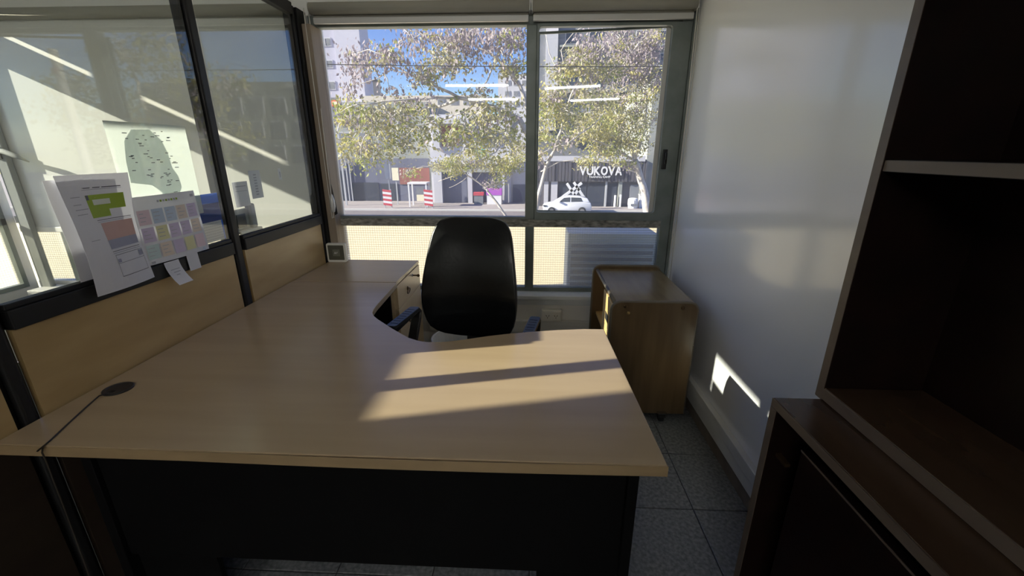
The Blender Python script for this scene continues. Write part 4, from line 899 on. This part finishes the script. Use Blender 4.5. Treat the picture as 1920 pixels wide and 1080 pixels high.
# white crossed beams
cb = thing('crossed_frame', 'white crossed beam frame standing before the gym shop', 'frame', (aty(1088, 380, 38).x, 38, GZ + 0.12))
for (x0_, y0_, x1_, y1_) in ((1046, 376, 1091, 343), (1063, 344, 1082, 373), (1100, 378, 1076, 342), (1087, 352, 1064, 385)):
    p, q = aty(x0_, y0_, 38), aty(x1_, y1_, 38.05)
    d_ = (q - p).normalized(); nn = Vector((-d_.z, 0, d_.x)) * 0.11
    MB().prism([((p + nn).x, (p + nn).z), ((p - nn).x, (p - nn).z), ((q - nn).x, (q - nn).z), ((q + nn).x, (q + nn).z)], 'y', 38, 38.12).build('beam', 'sign_white', cb)
# parked white hatchback
car = thing('car', 'white hatchback parked at the kerb in front of the gym shop', 'car', (aty(1062, 398, 36.3).x, 36.3, GZ))
CL = 3.95; ck_ = 1.0
prof_low = [(-1.98, 0.32), (-1.97, 0.62), (-1.85, 0.78), (-1.0, 0.98), (1.30, 1.02), (1.88, 0.98), (1.97, 0.62), (1.93, 0.32)]
cx0 = (aty(1018, 390, 36.3).x + aty(1107, 390, 36.3).x) / 2; csc = (aty(1107, 390, 36.3).x - aty(1018, 390, 36.3).x) / CL
def cprism(poly, y0, y1, inset=0.0, zt=None):
    return MB().prism([(cx0 + a * csc, GZ + b * csc) for a, b in poly], 'y', y0, y1)
body = cprism(prof_low, 35.5, 37.1).build('body', 'car_white', car, bevel=0.06, smooth=True)
cab = MB(); lowp = [(-1.05, 0.96), (1.75, 1.0)]; top = [(-0.35, 1.40), (0.2, 1.46), (0.95, 1.44), (1.62, 1.30)]
ring_pts = [(-1.05, 0.96, 0.0), (-0.35, 1.40, 0.16), (0.2, 1.46, 0.18), (0.95, 1.44, 0.18), (1.62, 1.30, 0.14), (1.80, 1.0, 0.0)]
vs = [(cx0 + a * csc, 35.5 + i * csc, GZ + b * csc) for a, b, i in ring_pts] + [(cx0 + a * csc, 37.1 - i * csc, GZ + b * csc) for a, b, i in ring_pts]
cab.add(vs, [(0, 1, 2, 3, 4, 5), (11, 10, 9, 8, 7, 6)] + [(i, i + 6, (i + 1) % 6 + 6, (i + 1) % 6) for i in range(6)])
cab.build('cabin', 'car_white', car, bevel=0.04, smooth=True)
def side_win(pts):
    m = MB(); P = []
    for a, b in pts:
        ins = 0.16 * (b - 0.96) / 0.46; P.append((cx0 + a * csc, 35.5 + ins * csc - 0.015, GZ + b * csc))
    Q = [(a, b + 0.05, c_) for a, b, c_ in P]; n = len(P)
    m.add(P + Q, [tuple(range(n)), tuple(range(n, 2 * n))[::-1]] + [(i, (i + 1) % n, n + (i + 1) % n, n + i) for i in range(n)])
    m.build('side_window', 'car_glass', car)
side_win([(-0.72, 1.03), (0.20, 1.04), (0.20, 1.39), (-0.28, 1.36)]); side_win([(0.28, 1.04), (1.25, 1.06), (1.05, 1.37), (0.28, 1.39)])
for wx in (-1.28, 1.20):
    for wy in (35.52, 36.98):
        wh = MB().lathe([(0.20, -0.10), (0.315, -0.09), (0.32, 0.0), (0.315, 0.09), (0.20, 0.10)], (cx0 + wx * csc, wy, GZ + 0.32), 20, 'y').build('wheel', 'tyre', car)
        MB().lathe([(0.19, -0.115), (0.19, 0.115)], (cx0 + wx * csc, wy, GZ + 0.32), 14, 'y').build('rim', 'chrome', wh)
MB().box(cx0 - 1.97 * csc, cx0 - 1.70 * csc, 35.47, 35.6, GZ + 0.66, GZ + 0.78).build('headlight', 'far_glass', car)
MB().box(cx0 - 0.78 * csc, cx0 - 0.62 * csc, 35.35, 35.5, GZ + 1.02, GZ + 1.14).build('mirror', 'car_white', car)
# overhead line
pw = MB(); pa, pb = aty(560, 112, 11), aty(1330, 116, 11); dd = (pb - pa).normalized(); pa = pa - dd * 5; pb = pb + dd * 5
pts = [pa.lerp(pb, k / 20) - Vector((0, 0, 0.12 * math.sin(math.pi * k / 20))) for k in range(21)]
for k, (p, lab) in enumerate(((pa, 'grey utility pole at the tower end of the overhead wire'), (pb, 'grey utility pole at the far end of the overhead wire'))):
    o = thing('utility_pole', lab, 'pole', (p.x, p.y, GZ))
    MB().tube([(p.x, p.y + 0.13, GZ), (p.x, p.y + 0.13, p.z + 0.5)], [0.13, 0.09], 12).build('pole', 'concrete', o)
    Box(p.x - 0.05, p.x + 0.05, p.y - 0.02, p.y + 0.1, p.z - 0.06, p.z + 0.06).build('insulator', 'brick_red', o)
pw.tube(pts, 0.010, 5).build('overhead_wire', 'tyre', label='thin dark overhead wire strung across the street trees', cat='wire')

# ------------------------------------------------------------------ street trees
LEAF = ['leaf_yellow', 'leaf_green', 'leaf_olive', 'leaf_dry']
def tree(label, Y, limbs, blobs, seed, base=None, dens=1.0):
    """limbs: (list of (px, py[, dY]), r0, r1); blobs: (px, py, rx, ry, weights of LEAF)"""
    q = random.Random(seed); tr = MB(); nodes = []
    def W(p):
        dy = p[2] if len(p) > 2 else 0.0
        return aty(p[0], p[1], Y + dy)
    root_p = None
    for k, (pts, r0, r1) in enumerate(limbs):
        P = [W(p) for p in pts]
        if k == 0:
            g = P[0].copy(); g.z = GZ; P = [g + Vector((0, 0, -0.05)), g + Vector((0, 0, 0.4))] + [p for p in P if p.z > GZ + 0.6]; root_p = g
        # smooth and roughen
        Q = []
        for a, b in zip(P[:-1], P[1:]):
            n = max(2, int((b - a).length / 0.35))
            for i in range(n): Q.append(a.lerp(b, i / n) + (Vector((q.uniform(-1, 1), q.uniform(-1, 1), q.uniform(-1, 1))) * 0.03 if i else Vector((0, 0, 0))))
        Q.append(P[-1]); rad = [r0 + (r1 - r0) * i / (len(Q) - 1) for i in range(len(Q))]
        tr.tube(Q, rad, 7)
        nodes += [(p, r_) for p, r_ in zip(Q, rad) if p.z > GZ + 2.2]
    lf = MB()
    for (bx, by, rx, ry, wts) in blobs:
        m = Y / F * 1.02
        ncl = max(3, int(rx * ry * m * m * math.pi * 20 * dens))
        for c_ in range(ncl):
            a = q.uniform(0, 2 * math.pi); s_ = math.sqrt(q.random())
            ctr = aty(bx + rx * s_ * math.cos(a), by + ry * s_ * math.sin(a), Y + q.uniform(-1.3, 1.3))
            near = min(nodes, key=lambda nr: (nr[0] - ctr).length)
            d_ = (ctr - near[0]).length
            if d_ > 0.15:
                mid = near[0].lerp(ctr, 0.5) + Vector((q.uniform(-.15, .15), q.uniform(-.15, .15), q.uniform(0, .25))) * min(1, d_)
                tr.tube([near[0], mid, ctr], [min(near[1] * 0.7, 0.026), 0.016, 0.006], 4, False)
                if d_ < 1.6 and len(nodes) < 700: nodes.append((ctr, 0.012)); nodes.append((mid, 0.015))
            kind = q.choices(range(4), wts)[0]; lf.cur = kind
            for i in range(q.randint(22, 30)):
                p = ctr + Vector((q.gauss(0, .22), q.gauss(0, .22), q.gauss(-0.05, .15)))
                droop = Vector((q.gauss(0, .45), q.gauss(0, .45), -1 if kind == 3 else q.uniform(-1.0, 0.15))).normalized()
                L = q.uniform(0.08, 0.19); wd_ = L * q.uniform(0.20, 0.34); sd_ = droop.cross(Vector((q.gauss(0, 1), q.gauss(0, 1), q.gauss(0, 1))))
                sd_ = sd_.normalized() if sd_.length > 1e-4 else Vector((1, 0, 0)); nn = droop.cross(sd_)
                lf.add([p, p + droop * L * 0.5 + sd_ * wd_, p + droop * L + nn * 0.02, p + droop * L * 0.5 - sd_ * wd_], [(0, 1, 2), (0, 2, 3)])
    o = thing('street_tree', label, 'tree', root_p)
    tr.build('trunk', 'bark_pale', o, smooth=True)
    # leaves: one uncountable mass
    me = bpy.data.meshes.new('leaves'); off = origin(o)
    me.from_pydata([(v[0] - off.x, v[1] - off.y, v[2] - off.z) for v in lf.v], [], lf.f)
    for k in LEAF: me.materials.append(MATS[k])
    me.polygons.foreach_set('material_index', lf.m)
    l_ = bpy.data.objects.new('leaves', me); C.objects.link(l_); l_.parent = o; l_['kind'] = 'stuff'
    return o
DRY, GRN, MIX, OLV = (0.3, 0.1, 0.6, 3), (2.2, 1.6, 1.2, 0.1), (1.2, 1.0, 1.6, 0.5), (0.8, 0.6, 2.2, 0.8)
tree('big spreading street tree with pale limbs reaching across the wide pane', 15,
     [([(996, 600), (994, 420), (993, 330), (994, 262)], 0.16, 0.12),
      ([(994, 262), (975, 225), (930, 203), (892, 190), (862, 184)], 0.10, 0.06),
      ([(862, 184), (820, 183, -.4), (770, 186, -.8), (720, 190, -1), (668, 196, -1.2)], 0.045, 0.012),
      ([(862, 184), (825, 200, .3), (790, 206, .5), (740, 210, .8), (705, 214, 1), (680, 235, 1), (662, 258, 1)], 0.05, 0.012),
      ([(862, 184), (830, 168), (800, 158), (765, 138), (735, 124), (700, 116), (665, 112)], 0.05, 0.012),
      ([(765, 138), (735, 130), (706, 148), (680, 156), (655, 158)], 0.02, 0.008),
      ([(892, 190), (870, 210, .6), (840, 222, 1), (800, 232, 1.2), (760, 246, 1.4)], 0.04, 0.012),
      ([(994, 262), (990, 210), (975, 160), (955, 135), (930, 108), (905, 92), (880, 80)], 0.08, 0.02),
      ([(930, 108), (950, 82), (970, 62), (988, 40)], 0.04, 0.02),
      ([(928, 110), (920, 135), (908, 160), (899, 176)], 0.03, 0.02),
      ([(905, 92), (880, 95), (860, 88), (850, 75), (848, 100), (843, 120), (848, 148)], 0.02, 0.01),
      ([(848, 110), (860, 78), (878, 66)], 0.02, 0.008),
      ([(800, 158), (775, 110, .3), (778, 85, .3), (765, 62, .3)], 0.02, 0.008),
      ([(975, 225), (950, 250, -.5), (930, 285, -.8), (900, 300, -1)], 0.05, 0.012)],
     [(664, 104, 20, 20, DRY), (706, 100, 28, 18, DRY), (738, 96, 22, 16, DRY), (664, 140, 14, 14, DRY), (690, 128, 24, 10, DRY), (772, 70, 20, 18, DRY), (655, 164, 16, 12, DRY), (735, 162, 16, 9, DRY),
      (830, 72, 40, 26, DRY), (890, 66, 40, 26, DRY), (950, 70, 36, 32, DRY), (820, 118, 30, 18, OLV), (800, 146, 26, 14, OLV), (868, 112, 30, 18, OLV), (780, 128, 20, 14, DRY), (960, 120, 24, 26, OLV),
      (660, 208, 32, 18, MIX), (715, 206, 40, 16, OLV), (775, 202, 40, 16, OLV), (640, 228, 16, 16, MIX), (690, 232, 34, 16, OLV), (745, 240, 34, 16, MIX), (800, 232, 24, 16, OLV),
      (632, 268, 18, 14, GRN), (672, 272, 32, 14, MIX), (720, 270, 36, 14, GRN), (772, 264, 30, 14, GRN), (650, 292, 20, 10, OLV), (682, 302, 12, 8, GRN), (730, 290, 26, 8, MIX),
      (880, 232, 34, 22, GRN), (935, 222, 34, 24, GRN), (960, 262, 24, 24, GRN), (905, 262, 26, 18, GRN), (850, 252, 24, 18, GRN), (930, 195, 36, 12, MIX), (890, 170, 30, 12, OLV)], 11)
tree('slim pale street tree with its stem behind the opening sash', 19,
     [([(1000, 470), (1003, 400), (1014, 350), (1024, 312), (1040, 282)], 0.12, 0.07),
      ([(1040, 282), (1052, 245), (1062, 205), (1072, 175), (1086, 145)], 0.06, 0.03),
      ([(1040, 282), (1075, 262, .5), (1105, 240, .8), (1130, 215, 1)], 0.05, 0.015),
      ([(1024, 312), (1012, 290), (1006, 262), (1010, 225)], 0.04, 0.015),
      ([(1014, 322), (1050, 303), (1078, 300), (1098, 288)], 0.03, 0.012),
      ([(1072, 175), (1052, 140), (1030, 100), (1022, 60)], 0.03, 0.012), ([(1072, 175), (1052, 95), (1075, 62), (1100, 48)], 0.025, 0.01),
      ([(1086, 145), (1120, 120), (1150, 95)], 0.025, 0.01)],
     [(1030, 170, 24, 22, MIX), (1034, 205, 26, 26, GRN), (1022, 250, 16, 24, GRN), (1060, 130, 26, 20, OLV), (1090, 108, 30, 24, OLV), (1070, 215, 24, 20, MIX), (1090, 175, 28, 16, OLV), (1130, 130, 34, 26, OLV),
      (1120, 186, 32, 16, OLV), (1012, 290, 10, 16, MIX), (1110, 86, 30, 20, DRY), (1060, 260, 20, 14, OLV)], 12)
tree('leafy yellow green street tree with a stout pale trunk before the gym shop', 24,
     [([(1216, 480), (1214, 400), (1208, 360), (1198, 325), (1190, 300)], 0.28, 0.16),
      ([(1190, 300), (1180, 265), (1168, 235), (1150, 205)], 0.10, 0.03), ([(1190, 300), (1160, 285, -.5), (1130, 268, -.8), (1108, 262, -1)], 0.08, 0.02),
      ([(1190, 300), (1205, 255), (1212, 205), (1208, 150), (1200, 100)], 0.09, 0.02), ([(1208, 150), (1180, 110), (1165, 75)], 0.04, 0.015), ([(1198, 325), (1170, 315), (1140, 305), (1120, 300)], 0.04, 0.012),
      ([(1205, 255), (1230, 220), (1240, 180)], 0.04, 0.015)],
     [(1100, 238, 24, 22, GRN), (1130, 225, 30, 26, GRN), (1165, 222, 28, 28, GRN), (1120, 262, 28, 18, GRN), (1158, 262, 30, 22, GRN), (1110, 290, 16, 16, GRN), (1150, 290, 26, 12, MIX), (1196, 265, 20, 24, MIX),
      (1205, 215, 22, 26, MIX), (1150, 180, 34, 16, MIX), (1200, 170, 26, 24, OLV), (1170, 120, 34, 28, DRY), (1210, 110, 26, 32, DRY), (1220, 70, 26, 24, DRY), (1160, 70, 30, 22, DRY), (1230, 150, 16, 30, MIX), (1180, 305, 14, 8, MIX), (1092, 302, 10, 10, GRN)], 13, dens=0.9)
tree('small leaning street tree with bare white twigs before the columned shop', 27,
     [([(962, 440), (945, 400), (925, 372), (908, 350)], 0.10, 0.07), ([(908, 350), (892, 338), (878, 330), (868, 322), (845, 332), (822, 340)], 0.06, 0.015), ([(868, 322), (862, 308), (850, 296)], 0.04, 0.015),
      ([(908, 350), (935, 345), (952, 338), (968, 322)], 0.04, 0.012), ([(878, 330), (858, 345), (842, 352)], 0.02, 0.008), ([(892, 338), (905, 320), (915, 300)], 0.03, 0.012)],
     [(832, 308, 20, 10, GRN), (852, 300, 18, 10, MIX), (925, 340, 14, 8, MIX), (918, 300, 22, 12, GRN), (958, 305, 20, 14, GRN), (895, 285, 22, 10, GRN), (972, 285, 12, 18, MIX), (850, 318, 16, 8, GRN), (880, 305, 20, 10, MIX), (940, 318, 16, 10, GRN), (770, 322, 14, 7, MIX)], 14, dens=1.3)
tree('leafy street tree past the right wall, mirrored in the partition glass', 14,
     [([(1600, 600), (1590, 420), (1585, 300)], 0.16, 0.12), ([(1585, 300), (1540, 240), (1490, 190), (1440, 150)], 0.08, 0.02), ([(1585, 300), (1600, 220), (1630, 120), (1660, 60)], 0.09, 0.02), ([(1585, 300), (1650, 250), (1720, 210), (1800, 180)], 0.08, 0.02), ([(1540, 240), (1500, 260), (1440, 260)], 0.05, 0.02)],
     [(1440, 160, 60, 50, MIX), (1440, 260, 60, 40, GRN), (1520, 200, 60, 50, GRN), (1540, 100, 60, 50, OLV), (1640, 80, 70, 50, OLV), (1640, 200, 70, 50, GRN), (1760, 170, 80, 60, MIX), (1700, 270, 80, 30, GRN), (1560, 280, 60, 30, MIX)], 15, dens=0.35)
